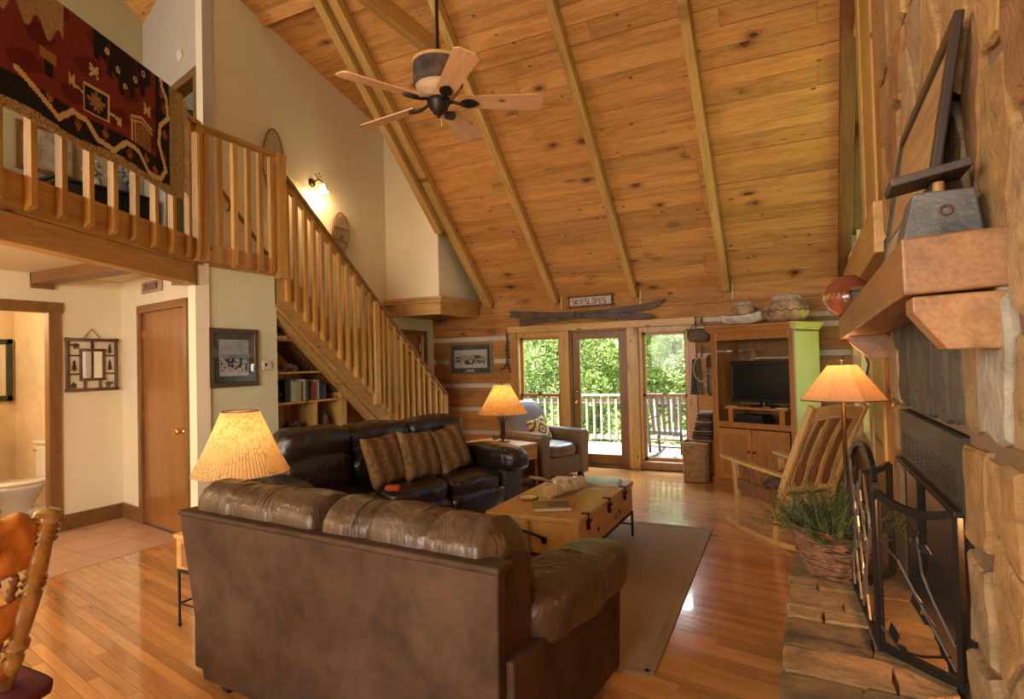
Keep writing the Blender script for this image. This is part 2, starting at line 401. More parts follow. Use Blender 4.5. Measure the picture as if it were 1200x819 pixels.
# end wall of the loft (with a doorway) and far loft wall
LB = T(-5.51, 4.06, 0, pi-R(14.6))                    # local +x runs away to the left; +y towards the camera side
lb = MB().box(0, .16, -.1, 0, 2.6, 6.6, LB).box(.16, .95, -.1, 0, 4.60, 6.6, LB).box(.95, 1.85, -.1, 0, 2.6, 6.6, LB)
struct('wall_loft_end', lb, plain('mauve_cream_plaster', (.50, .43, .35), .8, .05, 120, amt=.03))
d5 = sempty('door_5', (-5.51, 4.06, 0), pi-R(14.6))
part('casing', MB().box(.12, .20, -.12, .02, 2.66, 4.66).box(.91, .99, -.12, .02, 2.66, 4.66), M_trim, d5, bev=.004)
part('casing_head', MB().box(.12, .99, -.12, .022, 4.58, 4.67), M_trimx, d5, bev=.004)
struct('wall_loft_room', MB().box(.45, 1.9, -1.2, -1.1, 2.6, 4.9, LB).box(.45, .5, -1.2, -.1, 2.6, 4.9, LB).box(1.85, 1.9, -1.2, -.1, 2.6, 4.9, LB), plain('sea_green_paint', (.30, .36, .26), .8))
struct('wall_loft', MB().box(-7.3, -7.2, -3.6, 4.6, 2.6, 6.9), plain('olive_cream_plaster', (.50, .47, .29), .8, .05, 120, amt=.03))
# loft deck
dk_poly = [(XS+.02, 3.40), (XS, 4.42), (XL, 4.42), (XL, 4.10), (-7.2, 4.50), (-7.2, -3.5), (-1.75, -3.5)]
struct('loft_floor', MB().prism(dk_poly[::-1], 2.46, 2.62), M_piney)
# bump out above the foot of the stair
YC = 6.99; XC = -4.60
struct('wall_chase', MB().box(XL, XC, YC, YC+.1, 2.30, 5.2).prism([(XC-.1, YC+.1), (XC-.003, YC+.1), (XC-.03, 8.1), (XC-.13, 8.1)], 2.30, 3.6), M_wall)
tl = sempty('trim_1')
LG = [(XL, YC-.05), (XC+.05, YC-.05), (XC+.02, 8.06), (XC-.10, 8.06), (XC-.10, YC+.05), (XL, YC+.05)]
part('ledge_face', MB().prism(LG, 2.19, 2.40), M_pinex, tl, bev=.004)
LG2 = [(XL, YC-.09), (XC+.09, YC-.09), (XC+.06, 8.06), (XC-.10, 8.06), (XC-.10, YC+.05), (XL, YC+.05)]
part('ledge_cap', MB().prism(LG2, 2.40, 2.44).prism([(p[0], p[1]) for p in [(XL, YC-.07), (XC+.07, YC-.07), (XC+.04, 8.06), (XC-.1, 8.06), (XC-.1, YC+.05), (XL, YC+.05)]], 2.36, 2.40), M_pinex, tl, bev=.003)
struct('soffit_landing', MB().box(XL, XC-.02, YC, 8.06, 2.21, 2.25), M_trimx)
# hall wall beyond the foot of the stair with a door
struct('wall_hall', MB().box(-5.53, -5.44, 7.0, 8.2, 0, 2.25), M_wallg)
d4 = sempty('door_4')
part('casing', MB().box(-5.45, -5.415, 7.16, 7.23, 0, 1.98).box(-5.45, -5.415, 7.80, 7.87, 0, 1.98), M_trim, d4, bev=.004)
part('casing_head', MB().box(-5.45, -5.414, 7.16, 7.87, 1.95, 2.02), M_trim, d4, bev=.004)
part('door_panel', MB().box(-5.442, -5.43, 7.23, 7.62, 0, 1.95), M_door, d4)
part('latch_plate', MB().box(-5.431, -5.424, 7.66, 7.70, 1.45, 1.6).box(-5.431, -5.424, 7.66, 7.70, 1.7, 1.82), M_white, d4)
part('door_edge', MB().box(-5.44, -5.428, 7.62, 7.72, 0, 1.95), M_trim, d4)

# ---- back wall of hewn logs with chinking
YB = 8.08
def fr(z): return YB
wb = MB()
for x0, x1, z0, z1 in ((-5.56, -4.03, 0, 2.03), (-1.34, .62, 0, 2.03)): wb.box(x0, x1, YB+.03, YB+.2, z0, z1)
wb.cur = 1; wb.box(-5.56, .62, YB+.03, YB+.2, 2.03, 2.6)
wall_back = struct('wall_back', wb, (M_chink, M_log))
for x0, x1 in ((-5.56, -4.035), (-1.335, .45)):
    for z0, z1 in ((.02, .385), (.455, .745), (.815, 1.110), (1.180, 1.485), (1.555, 1.835), (1.905, 2.03 if x0 < -3 else 1.96)):
        L = x1-x0
        part('log', MB().box(-L/2, L/2, -.05, .04, 0, z1-z0), M_log, wall_back, bev=.008, loc=((x0+x1)/2, YB+.045, z0))
part('log', MB().box(-1.6, 1.6, -.06, .04, 0, .18), M_log, wall_back, bev=.01, loc=(-2.9-1.1, YB+.045, 2.025))
part('log', MB().box(-1.42, 1.42, -.06, .04, 0, .18), M_log, wall_back, bev=.01, loc=(-.96, YB+.045, 2.025))
part('ledge_board', MB().box(-3.05, 3.05, -.02, .02, 0, .03), M_log, wall_back, bev=.004, loc=(-2.55, YB, 2.205))
# frieze boards between the rafter feet
RX = [-4.38, -3.28, -2.12, -.93, .33]
for a, b in zip(RX, RX[1:]):
    part('frieze_board', MB().box(-(b-a)/2+.05, (b-a)/2-.05, 0, .03, 0, .24), M_log, wall_back, bev=.004, loc=((a+b)/2, YB+.02, 2.235))
for a in RX[1:4]:
    part('blocking', MB().box(.055, .085, -.01, .02, 2.235, 2.44), M_pine, wall_back, loc=(a, YB+.01, 0))
# windows and the glazed door in the back wall
def window(name, x0, x1):
    e = sempty(name)
    part('casing', MB().box(x0-.10, x0, YB-.03, YB+.16, .0, 1.93).box(x1, x1+.10, YB-.03, YB+.16, .0, 1.93), M_cas, e, bev=.006)
    part('jamb', MB().box(x0, x0+.035, YB-.005, YB+.15, .11, 1.88).box(x1-.035, x1, YB-.005, YB+.15, .11, 1.88).box(x0, x1, YB-.005, YB+.15, 1.86, 1.93), M_pine, e, bev=.004)
    part('sill', MB().box(x0-.005, x1+.005, YB-.06, YB+.16, .085, .115).box(x0, x1, YB-.01, YB+.16, 0, .09), M_cas, e, bev=.006)
    for nm, z0, z1, y in (('lower_sash', .115, 1.02, YB+.04), ('upper_sash', .98, 1.86, YB+.08)):
        a, b = x0+.035, x1-.035
        s_ = part(nm, MB().box(a, a+.035, y, y+.035, z0, z1).box(b-.035, b, y, y+.035, z0, z1).box(a, b, y, y+.035, z0, z0+.045).box(a, b, y, y+.035, z1-.04, z1), M_cas, e, bev=.003)
        part('pane', MB().box(a+.03, b-.03, y+.014, y+.018, z0+.04, z1-.035), M_glass, s_)
    part('sash_lock', MB().cb((x0+x1)/2, YB+.03, 1.03, .06, .02, .025), M_bronze, e)
window('window_1', -3.95, -3.24)
window('window_2', -2.09, -1.43)
part('post', MB().box(-3.24, -3.10, YB-.05, YB+.16, 0, 1.93), M_pine, sempty('trim_2'), bev=.006)
part('post', MB().box(-2.245, -2.095, YB-.05, YB+.16, 0, 1.93), M_pine, sempty('trim_3'), bev=.006)
struct('trim_4', MB().box(-4.07, -1.33, YB-.055, YB+.16, 1.93, 2.03), M_pinex, bev=.006)
d1 = sempty('door_1')
part('frame', MB().box(-3.10, -3.07, YB, YB+.15, 0, 1.93).box(-2.275, -2.245, YB, YB+.15, 0, 1.93).box(-3.1, -2.245, YB, YB+.15, 1.90, 1.93).box(-3.1, -2.245, YB-.01, YB+.16, 0, .03), M_trim, d1, bev=.003)
lf = part('door_leaf', MB().box(-3.07, -2.965, YB+.03, YB+.075, .03, 1.90).box(-2.385, -2.275, YB+.03, YB+.075, .03, 1.90).box(-2.965, -2.385, YB+.03, YB+.075, .03, .17).box(-2.965, -2.385, YB+.03, YB+.075, 1.80, 1.90), M_trim, d1, bev=.004)
part('pane', MB().box(-2.965, -2.385, YB+.05, YB+.056, .17, 1.80), M_glass, lf)
part('door_knob', MB().lathe([(.028, 0), (.028, .01), (.01, .015), (.01, .035), (.03, .05), (.022, .07), (.001, .072)], 14, T(-3.02, YB+.03, .90, 0, R(90))), M_brass, lf, smooth=True)
part('deadbolt', MB().lathe([(.028, 0), (.028, .012), (.012, .016), (.012, .03), (.001, .03)], 14, T(-3.02, YB+.03, 1.06, 0, R(90))), M_brass, lf, smooth=True)

# ---- right wall
XR = .45
XP = MB().box(XR+.12, XR+.25, -3.6, 3.0, 0, .36).box(XR, XR+.15, 3.0, 8.3, 0, .36).box(XR+.12, XR+.25, -3.6, 2.27, .36, 1.25).box(XR, XR+.15, 3.39, 8.3, .36, .55).box(XR, XR+.15, 3.39, 5.7, .55, 1.25).box(XR+.12, XR+.25, -3.6, 3.0, 1.25, 7.0).box(XR, XR+.15, 3.0, 5.7, 1.25, 7.0).box(XR, XR+.15, 7.7, 8.3, .55, 5.0).box(XR, XR+.15, 5.7, 7.7, 2.0, 2.45).box(XR, XR+.15, 5.7, 7.7, 4.3, 6.0)
wall_right = struct('wall_right', XP, M_log)
for i in range(6):                                   # vertical boards between chimney and window
    part('wall_board', MB().box(-.016, 0, 0, .142, .0, 2.04), M_log, wall_right, bev=.004, loc=(XR, 3.73+i*.145, 0))
    part('wall_board', MB().box(-.016, 0, 0, .142, 2.40, 5.7-.13*i), M_log, wall_right, bev=.004, loc=(XR, 3.73+i*.145, 0))
for z0, z1 in ((0, 2.04), (2.40, 4.95)):
    for y0, y1, th_ in ((4.60, 4.74, .030), (4.745, 5.40, .022), (5.40, 5.62, .034)):
        part('casing_board', MB().box(-th_, 0, 0, y1-y0-.004, z0, z1-.2*(y1-5.0 if z1 > 3 else 0)), M_pine, wall_right, bev=.005, loc=(XR, y0, 0))
part('wall_log', MB().box(-.10, 0, -2.0, 2.04, 0, .30), M_piney, wall_right, bev=.01, loc=(XR, 6.02, 2.08))
for nm, z0, z1 in (('window_3', .55, 2.0), ('window_4', 2.45, 4.3)):
    e = sempty(nm); y0, y1 = 5.7, 7.7
    part('jamb', MB().box(XR-.02, XR+.16, y0, y0+.03, z0, z1).box(XR-.02, XR+.16, y1-.03, y1, z0, z1), M_pine, e, bev=.004)
    part('casing', MB().box(XR-.03, XR, y1, y1+.12, z0, z1).box(XR-.03, XR, y0-.08, y0, z0, z1), M_pine, e, bev=.006)
    part('sill', MB().box(XR-.05, XR+.16, y0-.1, y1+.1, z0-.03, z0+.03).box(XR-.03, XR+.05, y0-.1, y1+.1, z1-.06, z1), M_piney, e, bev=.006)
    for a_, b_ in ((y0+.03, (y0+y1)/2), ((y0+y1)/2, y1-.03)):
        sh = part('sash', MB().box(XR+.05, XR+.09, a_, a_+.05, z0+.03, z1-.06).box(XR+.05, XR+.09, b_-.05, b_, z0+.03, z1-.06).box(XR+.05, XR+.09, a_, b_, z0+.03, z0+.08).box(XR+.05, XR+.09, a_, b_, z1-.11, z1-.06), M_pine, e, bev=.004)
        part('pane', MB().box(XR+.065, XR+.07, a_+.05, b_-.05, z0+.08, z1-.11), M_glass, sh)

# ---- rear walls, behind the camera: closed but for its windows
rear = MB().box(-8.6, -4.6, -3.7, -3.55, 0, 3.0).box(.2, .62, -3.7, -3.55, 0, 4).box(-4.6, .2, -3.7, -3.55, 0, .7).box(-8.6, .62, -3.7, -3.55, 3.4, 3.5)
struct('wall_rear', rear, M_log)

# ---- ceiling
SL = .92; Z0 = 2.42
def zr(y): return Z0+SL*(YB-y)
YR = 2.0
th = math.atan(SL)
def roof_slab(x0, x1, ya, yb, off=.0, t=.12):
    return MB().add([(x, y, zr(y)+o) for o in (off+.03, off+.03+t) for x, y in ((x0, ya), (x1, ya), (x1, yb), (x0, yb))],
                    [(0, 1, 2, 3), (7, 6, 5, 4), (0, 4, 5, 1), (1, 5, 6, 2), (2, 6, 7, 3), (3, 7, 4, 0)])
YD = 4.74; XD = -4.45
cs = roof_slab(XD, .8, YR, 8.35); cs2 = roof_slab(-8.7, XD, YR, YD); cs.add(cs2.v, cs2.f)
zt = zr(YR)+.03
cs.add([(-8.7, YR, zt), (.8, YR, zt), (.8, -3.8, zt-SL*5.8), (-8.7, -3.8, zt-SL*5.8), (-8.7, YR, zt+.12), (.8, YR, zt+.12), (.8, -3.8, zt+.12-SL*5.8), (-8.7, -3.8, zt+.12-SL*5.8)],
       [(3, 2, 1, 0), (4, 5, 6, 7), (0, 1, 5, 4), (1, 2, 6, 5), (2, 3, 7, 6), (3, 0, 4, 7)])
def zd(y): return 5.0+.254*(6.67-y)
cs.add([(x, y, zd(y)+o) for o in (.03, .15) for x, y in ((-8.7, YD-.05), (XD, YD-.05), (XD, 8.35), (-8.7, 8.35))], [(0, 1, 2, 3), (7, 6, 5, 4), (0, 4, 5, 1), (1, 5, 6, 2), (2, 6, 7, 3), (3, 7, 4, 0)])
ceiling = struct('ceiling', cs, M_sub)
# the gable end pieces closing the dormer
part('dormer_cheek', MB().add([(XD, YD, zr(YD)), (XD, 8.3, zr(8.3)), (XD, 8.3, zd(8.3)), (XD+.05, YD, zr(YD)), (XD+.05, 8.3, zr(8.3)), (XD+.05, 8.3, zd(8.3))], [(0, 1, 2), (5, 4, 3), (0, 3, 4, 1), (1, 4, 5, 2), (2, 5, 3, 0)]), M_ceil, ceiling)
part('dormer_end', MB().box(-8.6, XD, 8.2, 8.3, 2.2, 5.0), M_wall, ceiling)
rnd = random.Random(11); BW = .185
sl = Vector((0, -1, SL)).normalized()
def cboards(xa, xb, y0, y1, zf, slope, w_):
    nrow = int((y0-y1)*math.sqrt(1+slope**2)/w_)+1
    s_ = Vector((0, -1, slope)).normalized(); an = math.atan(slope)
    meshes = {}
    for r in range(nrow):
        x = xa
        while x < xb-.05:
            L = rnd.choice((2.4, 2.9, 3.5, 4.1)); x1 = x+L
            if x == xa: x1 = x+rnd.choice((.9, 1.7, 2.6, 3.4))
            x1 = min(x1, xb)
            if xb-x1 < .3: x1 = xb
            p = Vector((0, y0, zf(y0))) + s_*(r*w_)
            if p.y-.1 > y1-.05 or True:
                key = round(x1-x, 2)
                if key not in meshes: meshes[key] = MB().box(.0008, key-.0008, .0012, w_-.0012, -.022, .0).mesh('ceiling_board')
                o = link('ceiling_board', meshes[key], M_ceil, ceiling, (x, p.y, p.z+rnd.uniform(0, .005)), (0, 0, 0))
                # local x along the wall, local y up the slope
                MM = Matrix((Vector((1, 0, 0)), s_, Vector((1, 0, 0)).cross(s_))).transposed().to_4x4(); MM.translation = Vector((x, p.y, p.z+rnd.uniform(.018, .026)))
                o.matrix_local = MM
                if not any(md.type == 'BEVEL' for md in o.modifiers): md = o.modifiers.new('b', 'BEVEL'); md.width = .0022; md.segments = 1
            x = x1
cboards(XD, .45, 8.10, 3.3, zr, SL, BW)
cboards(-7.25, XD, YD+.1, 3.3, zr, SL, BW)
cboards(-5.60, XD, 7.2, YD-.1, zd, .254, BW)
# rafters and ties
def rafter(name, x, y0, y1, w_, h_, drop=0, m_=None):
    p0 = Vector((x, y0, zr(y0)-drop)); p1 = Vector((x, y1, zr(y1)-drop)); L = (p1-p0).length
    o = part(name, MB().box(0, L, -w_/2, w_/2, -h_, 0), m_ or M_raft, ceiling, bev=.006)
    d = (p1-p0).normalized(); n_ = Vector((0, d.z, -d.y)); n_ = n_ if n_.z > 0 else -n_
    MM = Matrix((d, n_.cross(d), n_)).transposed().to_4x4(); MM.translation = p0; o.matrix_local = MM
    return o
for x in RX[1:4]: rafter('rafter', x, 8.08, 2.0, .09, .115)
rafter('rafter', RX[0], 8.08, 2.0, .12, .115)
rafter('rake_board', .385, 8.08, 2.0, .13, .12, m_=wood('red_brown_board', (.22, .09, .028), 'x', rough=.5))
rafter('header_beam', -4.50, 6.99, 2.0, .10, .20)
# collar ties
for x, yb_, z_ in ((-3.28, 4.66, 5.02), (-.93, 5.55, 4.35)):
    pass
# ================================================================== LOFT EDGE
def bay_tie(x, y1, z):
    part('collar_tie', MB().box(-.045, .045, -3.2, 0, -.09, .09), M_piney, ceiling, bev=.006, loc=(x, y1, z))
bay_tie(-3.28, 5.06, 4.66); bay_tie(-.93, 6.15, 4.98)
LO = Vector((-4.78, 3.42, 0)); LD = Vector((.413, -.911, 0)).normalized()      # loft edge runs from the corner post to the camera side
LA = math.atan2(LD.y, LD.x)
LF = T(LO.x, LO.y, 0, LA)                            # local +x along the edge, local +y = towards the room (outward)
struct('beam_loft', MB().box(-.02, 4.6, -.12, .0, 2.25, 2.42), M_pinex, bev=.008, M=LF)
struct('beam_loft_end', MB().box(-.012, .012, -.2, .012, 2.24, 2.46), M_trim, M=LF)
struct('beam_entry', MB().box(-6.4, -4.70, 2.93, 3.10, 2.33, 2.455).box(-6.4, -6.37, 2.93, 3.12, 2.29, 2.455), M_trimx, bev=.006)
struct('ceiling_entry', MB().prism([(-7.1, -3.5), (-1.78, -3.5), (-4.92, 3.40), (-4.92, 3.46), (-7.1, 3.90)], 2.43, 2.458), M_wall)
M_bal = wood('baluster_pine', (.64, .385, .105), 'z', knots=4.5, rough=.35, contrast=.3, coat=.15)
lr = thing('loft_railing', 'honey pine railing with square balusters along the loft edge under the red rug', 'railing', (LO.x, LO.y, 0), LA)
part('fascia', MB().box(0, 4.5, -.03, .0, 2.42, 2.66).box(0, 4.5, -.06, .012, 2.42, 2.435), M_pinex, lr, bev=.003)
balm = None
def baluster(parent, x, y, z0, z1, w_=.045, name='baluster', m_=None):
    mb = MB().box(-w_/2, w_/2, -w_/2, w_/2, .035, z1-z0).add([(-w_/2, -w_/2, .035), (w_/2, -w_/2, .035), (w_/2, w_/2, .035), (-w_/2, w_/2, .035), (-w_/2, -w_/2, 0.0), (w_/2, -w_/2, 0)], [(3, 2, 5, 4)[::-1], (0, 4, 5, 1)[::-1], (0, 3, 4), (1, 5, 2)])
    return mb
bm0 = baluster(None, 0, 0, 2.45, 3.63).mesh('baluster')
for i in range(19):
    link('baluster', bm0, M_bal, lr, (.125+i*.228, .024, 2.445))
part('handrail', MB().box(-.04, 4.5, -.045, .06, 3.645, 3.685), M_pinex, lr, bev=.008)
part('subrail', MB().box(-.04, 4.5, -.02, .0, 3.58, 3.645), M_pinex, lr, bev=.003)
part('newel_post', MB().box(-.06, .06, -.04, .08, 2.44, 3.64).box(-.055, -.03, .08, .09, 2.5, 3.6).box(.03, .055, .08, .09, 2.5, 3.6), M_bal, lr, bev=.006, loc=(-.03, -.02, 0))
# the short run above the picture wall, parallel to the stair wall
lr2 = thing('landing_railing', 'short honey pine railing above the framed print, between loft corner post and stair post', 'railing', (XS, 3.46, 0), R(90))
part('fascia', MB().box(0, .90, -.0, .03, 2.42, 2.61).box(0, .90, -.015, .03, 2.42, 2.44), M_pinex, lr2, bev=.003)
for y in (.075, .21, .37, .52, .66, .80):
    link('baluster', bm0, M_bal, lr2, (y, -.024, 2.43), (0, 0, pi))
part('handrail', MB().bar((-.05, 0, 3.655), (.95, 0, 3.655), .09, .04), M_pinex, lr2, bev=.008)
part('newel_post', MB().box(-.055, .055, -.07, .04, 2.40, 3.67), M_bal, lr2, bev=.006, loc=(.91, 0, 0))

# ---- rug hung over the rail
RED = srgb(126, 48, 45); RED2 = srgb(100, 28, 30); BLK = srgb(26, 22, 22); CRM = srgb(214, 186, 128); BEI = srgb(172, 148, 108); TAN = srgb(160, 118, 66); ORG = srgb(170, 92, 40)
ZIG = [(1.6, 3.13), (1.44, 3.05), (1.32, 2.99), (1.2, 3.08), (1.08, 3.07), (.99, 2.99), (.84, 2.97), (.73, 3.06), (.61, 3.05), (.5, 2.95), (.36, 2.96), (.28, 3.04), (.36, 3.2), (.34, 3.33), (.25, 3.41), (.27, 3.54), (.32, 3.60), (.34, 3.7)]
def segd(p, a, b):
    ax, ay = b[0]-a[0], b[1]-a[1]; t = max(0, min(1, ((p[0]-a[0])*ax+(p[1]-a[1])*ay)/(ax*ax+ay*ay)))
    return math.hypot(p[0]-a[0]-ax*t, p[1]-a[1]-ay*t)
def rugcol(u, z):
    rn = random.random()
    if u < .15: return BEI if rn < .7 else TAN
    if u < .23: return dk(BEI, .55+.5*rn)
    if z < 2.945+.008*sin(9*u): return BEI if rn < .6 else dk(TAN, .8)
    p = (u, z)
    if min(segd(p, a, b) for a, b in zip(ZIG, ZIG[1:])) < .017: return CRM
    if u < .40 or z < 3.09:
        for cu, cz in ((1.38, 2.99+.09), (1.16, 3.02), (.92, 3.05), (.70, 3.0), (.52, 3.04), (.42, 3.0), (.30, 3.12), (.29, 3.28), (.30, 3.46), (.33, 3.56)):
            if abs(u-cu)+abs(z-cz)*.8 < .034 and (int((u+z)*160) % 3): return ORG
        return BLK
    if 1.02 > u > .45:                               # dark lobed medallion along the top
        lim = 3.52-.15*(1-abs((u-.74)/.29))+.03*math.copysign(1, sin(u*55))
        if z > lim:
            for cu, cz in ((.90, 3.57), (.80, 3.50), (.62, 3.52), (.73, 3.42), (.53, 3.60)):
                d = math.hypot(u-cu, z-cz)
                if d < .022: return CRM if d > .008 else BLK
            if abs(abs(u-.74)-.13-(3.65-z)*.2) < .008: return RED2
            return BLK
    if u > 1.26 and z > 3.44+.05*sin(u*40): return BEI if rn < .8 else TAN
    # framed square with a star
    du, dz = u-1.0, z-3.21
    if abs(du) < .11 and abs(dz) < .085:
        if abs(du) > .095 or abs(dz) > .072: return CRM
        if abs(du)+abs(dz)*1.3 < .075+.02*sin(math.atan2(dz, du)*9): return TAN
        return BLK
    if abs(z-(3.21-(1.0-u)*.25*.7)) < .008 and .80 < u < 1.2: return CRM
    for cu, cz in ((1.2, 3.26), (.8, 3.165)):
        if abs(u-cu) < .022 and abs(z-cz) < abs(u-cu)*1.4+.012: return CRM
    for cu, cz in ((1.02, 3.39), (.49, 3.37)):
        if max(abs(u-cu), abs(z-cz)) < .04 and (abs(abs(u-cu)-abs(z-cz)) < .013 or abs(z-cz) < .008): return CRM
    if .43 < u < .68 and 3.09 < z < 3.30:            # the arch
        top = 3.30-.25*abs(u-.555)*1.2
        if z < top and (z > top-.016 or u > .664 or (z > top-.045 and z < top-.03) or (.635 < u < .645)): return CRM
        if z < top-.05 and .46 < u < .635: return TAN if rn < .5 else dk(TAN, .6)
    if abs(u-1.38) < .035 and 3.19 < z < 3.27: return BLK
    if abs(u-1.38) < .06 and 3.27 < z < 3.33: return TAN
    k = .8+.3*random.random(); return dk(RED if (sin(u*17+z*9)+sin(z*31)) > -.6 else RED2, k)
NU, NV = 260, 112; RL = 2.5; RH = .80
rm = MB()
def rugp(a, b):
    u = a*RL; s_ = b*(RH+.24)                       # starts behind the rail, folds over the top
    if s_ < .12: q = (-.062, 3.58+s_)
    elif s_ < .22:
        t = (s_-.12)/.10; q = (-.062+.13*t, 3.70+.016*sin(pi*t))
    else:
        d = s_-.22; q = (.072+.006*sin(u*8+d*5)*min(1, d*3)+.01*d, 3.70-d)
    zz = q[1]
    if s_ > .22: zz -= (.02*sin(u*2.3+1.5)+.012*sin(u*7))*((s_-.22)/RH)
    return (u, q[0], zz)
rm.grid(rugp, NU, NV)
# fringe at the right end
rug = part('hanging_rug', rm, colattr('woven_rug', .95, .5, 500), smooth=True, solid=.008)
rug.matrix_world = T(-4.50, 3.055, 0, LA)
def rugface(i):
    a, b = divmod(i, NV); u = (a+.5)/NU*RL+.05; s_ = (b+.5)/NV*(RH+.24)
    return rugcol(u, 3.655-(max(0, s_-.22))*.93)
print_on(rug, rugface)
tag(rug, 'dark red wool rug with black zigzag border and cream motifs hung over the loft rail', 'rug')
fr_ = MB(); rnd = random.Random(5)
for i in range(90):
    z = 3.66-i*.0082; j = rnd.uniform(-.008, .008)
    fr_.tube([(.004, .078, z), (-.03, .082+j, z-.012), (-.055-rnd.random()*.02, .08-j, z-.03-rnd.random()*.03)], [.004, .0035, .002], 4)
part('fringe', fr_, plain('cream_fringe', (.42, .33, .19), .95), rug, kind='stuff')

# ---- things in the loft
pf = thing('framed_picture', 'brown framed picture on loft wall, seen between the balusters under the hung rug', 'picture', (-7.195, 3.45, 3.86), R(90))
part('frame', MB().box(-.28, .28, -.03, 0, -.25, -.21).box(-.28, .28, -.03, 0, .21, .25).box(-.28, -.24, -.03, 0, -.21, .21).box(.24, .28, -.03, 0, -.21, .21), M_trim, pf)
part('mat_board', MB().box(-.24, .24, -.012, -.006, -.21, .21), plain('pale_print', (.45, .40, .30), .6, amt=.5, vs=9), pf)
ds = thing('dresser', 'low black dresser in the loft, top seen between the balusters', 'dresser', (-6.85, 3.72, 2.62), R(90))
part('body', MB().box(-.48, .55, -.22, .22, .0, .81), M_black, ds, bev=.01)
part('top', MB().box(-.50, .57, -.25, .23, .81, .84), M_black, ds, bev=.008)
for q in (-.35, 0, .35): part('drawer', MB().box(q-.16, q+.16, -.24, -.22, .5, .77), M_black, ds, bev=.005)
for lx, ly, c_ in ((-6.8, 4.02, (.16, .18, .25)), (-6.78, 3.72, (.35, .3, .28))):
    g = MB(); rr = random.Random(int(lx*10+ly*100))
    for q in range(26): g.ball((rr.uniform(-.09, .09), rr.uniform(-.08, .08), .18+rr.uniform(-.06, .12)), .022, 6)
    g.lathe([(.05, 0), (.06, .05), (.04, .12), (.03, .13)], 12)
    o = part('dried_flowers', g, plain('flowers_%d' % int(ly*100), c_, .8, amt=.6, vs=30), loc=(lx, ly, 3.462))
    tag(o, 'small vase of %s dried flowers on the loft dresser' % ('bluish' if c_[2] > c_[0]+.05 else 'pale pink'), 'flowers')
ch = thing('desk_lamp', 'small desk lamp with white shade in the loft behind the rail', 'lamp', (-6.95, 2.62, 2.62))
part('base', MB().lathe([(.1, 0), (.1, .02), (.02, .05), (.02, .8)], 12), M_black, ch); part('shade', MB().lathe([(.15, .8), (.08, 1.0)], 20, cap=False), plain('white_shade', (.6, .55, .45), .8), ch, solid=.003)
sd_ = MB().lathe([(.065, 0), (.065, .02), (.05, .032), (.001, .034)], 20)
o = part('smoke_detector', sd_, M_white, smooth=False); o.matrix_world = LB @ T(.55, .0, 4.93, 0, R(-90)); tag(o, 'round white smoke detector on the loft wall above the doorway', 'smoke detector')
o.matrix_world = LB @ T(.55, .0, 4.93) @ Matrix.Rotation(R(-90), 4, 'X')

# ================================================================== STAIRCASE
st = thing('staircase', 'honey pine open-rail staircase descending from the loft towards the log wall', 'staircase', (XS, 4.40, 0))
def sp(y, z): return (0, y-4.40, z)
# outer skirt board (stringer) on the room side, in local coordinates x outwards
so = MB().prism([(4.31-4.40, 2.14), (6.90-4.40, 0.02), (7.35-4.40, 0.02), (7.35-4.40, .14), (4.60-4.40, 2.40), (4.31-4.40, 2.44)], -.03, .0, 'x')
part('stringer', so, M_piney, st, norm=True)
part('stringer_lip', MB().bar((.01, 4.31-4.40, 2.135), (.01, 6.92-4.40, .0), .02, .035), M_piney, st)
part('soffit_rail', MB().bar((-.06, 4.33-4.40, 2.075), (-.06, 6.84-4.40, .0), .10, .09), M_pinex, st, bev=.004)
part('inner_stringer', MB().prism([(4.31-4.40, 2.2), (6.90-4.40, 0.02), (7.2-4.40, .02), (7.2-4.40, .32), (4.55-4.40, 2.66), (4.31-4.40, 2.66)], XL-XS+.002, XL-XS+.03, 'x'), M_piney, st, norm=True)
NS = 13; rise = 2.62/NS; run = (7.2-4.42)/NS
trm = MB().box(XL-XS+.03, -.03, 0, run+.03, -.03, 0).mesh('tread'); rsm = MB().box(XL-XS+.03, -.03, run-.02, run, -rise, -.03).mesh('riser')
for i in range(1, NS):
    link('tread', trm, M_pinex, st, (0, 4.42-4.40+(i-1)*run, 2.62-i*rise)); link('riser', rsm, M_pinex, st, (0, 4.42-4.40+(i-1)*run, 2.62-i*rise))
ys = [4.45, 4.57, 4.70, 4.82, 4.94, 5.07, 5.20, 5.33, 5.46, 5.60, 5.71, 5.96, 6.06, 6.20, 6.33, 6.45, 6.58, 6.71, 6.82, 6.96, 7.11, 7.24]
zb = lambda y: 2.268-.793*(y-4.317)
zt_ = lambda y: 3.452-.823*(y-4.443)-.05
L0 = zt_(5)-zb(5); bs = baluster(None, 0, 0, 0, L0, .042).mesh('baluster')
for y in ys: link('baluster', bs, M_bal, st, (.022, y-4.40, zb(y)), (0, 0, R(90)))
part('newel_post', MB().box(-.02, .055, -.05, .05, zb(5.83)-.05-0, zt_(5.83)+.03), M_bal, st, bev=.004, loc=(0, 5.83-4.40, 0))
part('newel_post', MB().box(-.03, .055, -.05, .05, 0, 1.05), M_bal, st, bev=.004, loc=(0, 7.34-4.40, 0))
part('handrail', MB().bar((.02, .03, 3.452+.0+.01), (.02, 7.40-4.40, 3.452-.823*(7.40-4.443)+.01), .075, .035), M_trimx, st, bev=.006)
part('subrail', MB().bar((.01, .03, 3.41), (.01, 7.38-4.40, 3.41-.823*(7.38-4.443)+.01), .03, .06), M_pinex, st)
wr = thing('wall_handrail', 'dark brown round handrail fixed to the cream stair wall behind the balusters', 'handrail', (XL, 4.17, 3.39))
part('rail', MB().tube([(.06, 0, 0.02), (.06, .02, 0), (.06, .80, -.79), (.06, 3.0, -2.62)], .022, 10), M_trim, wr, smooth=True)
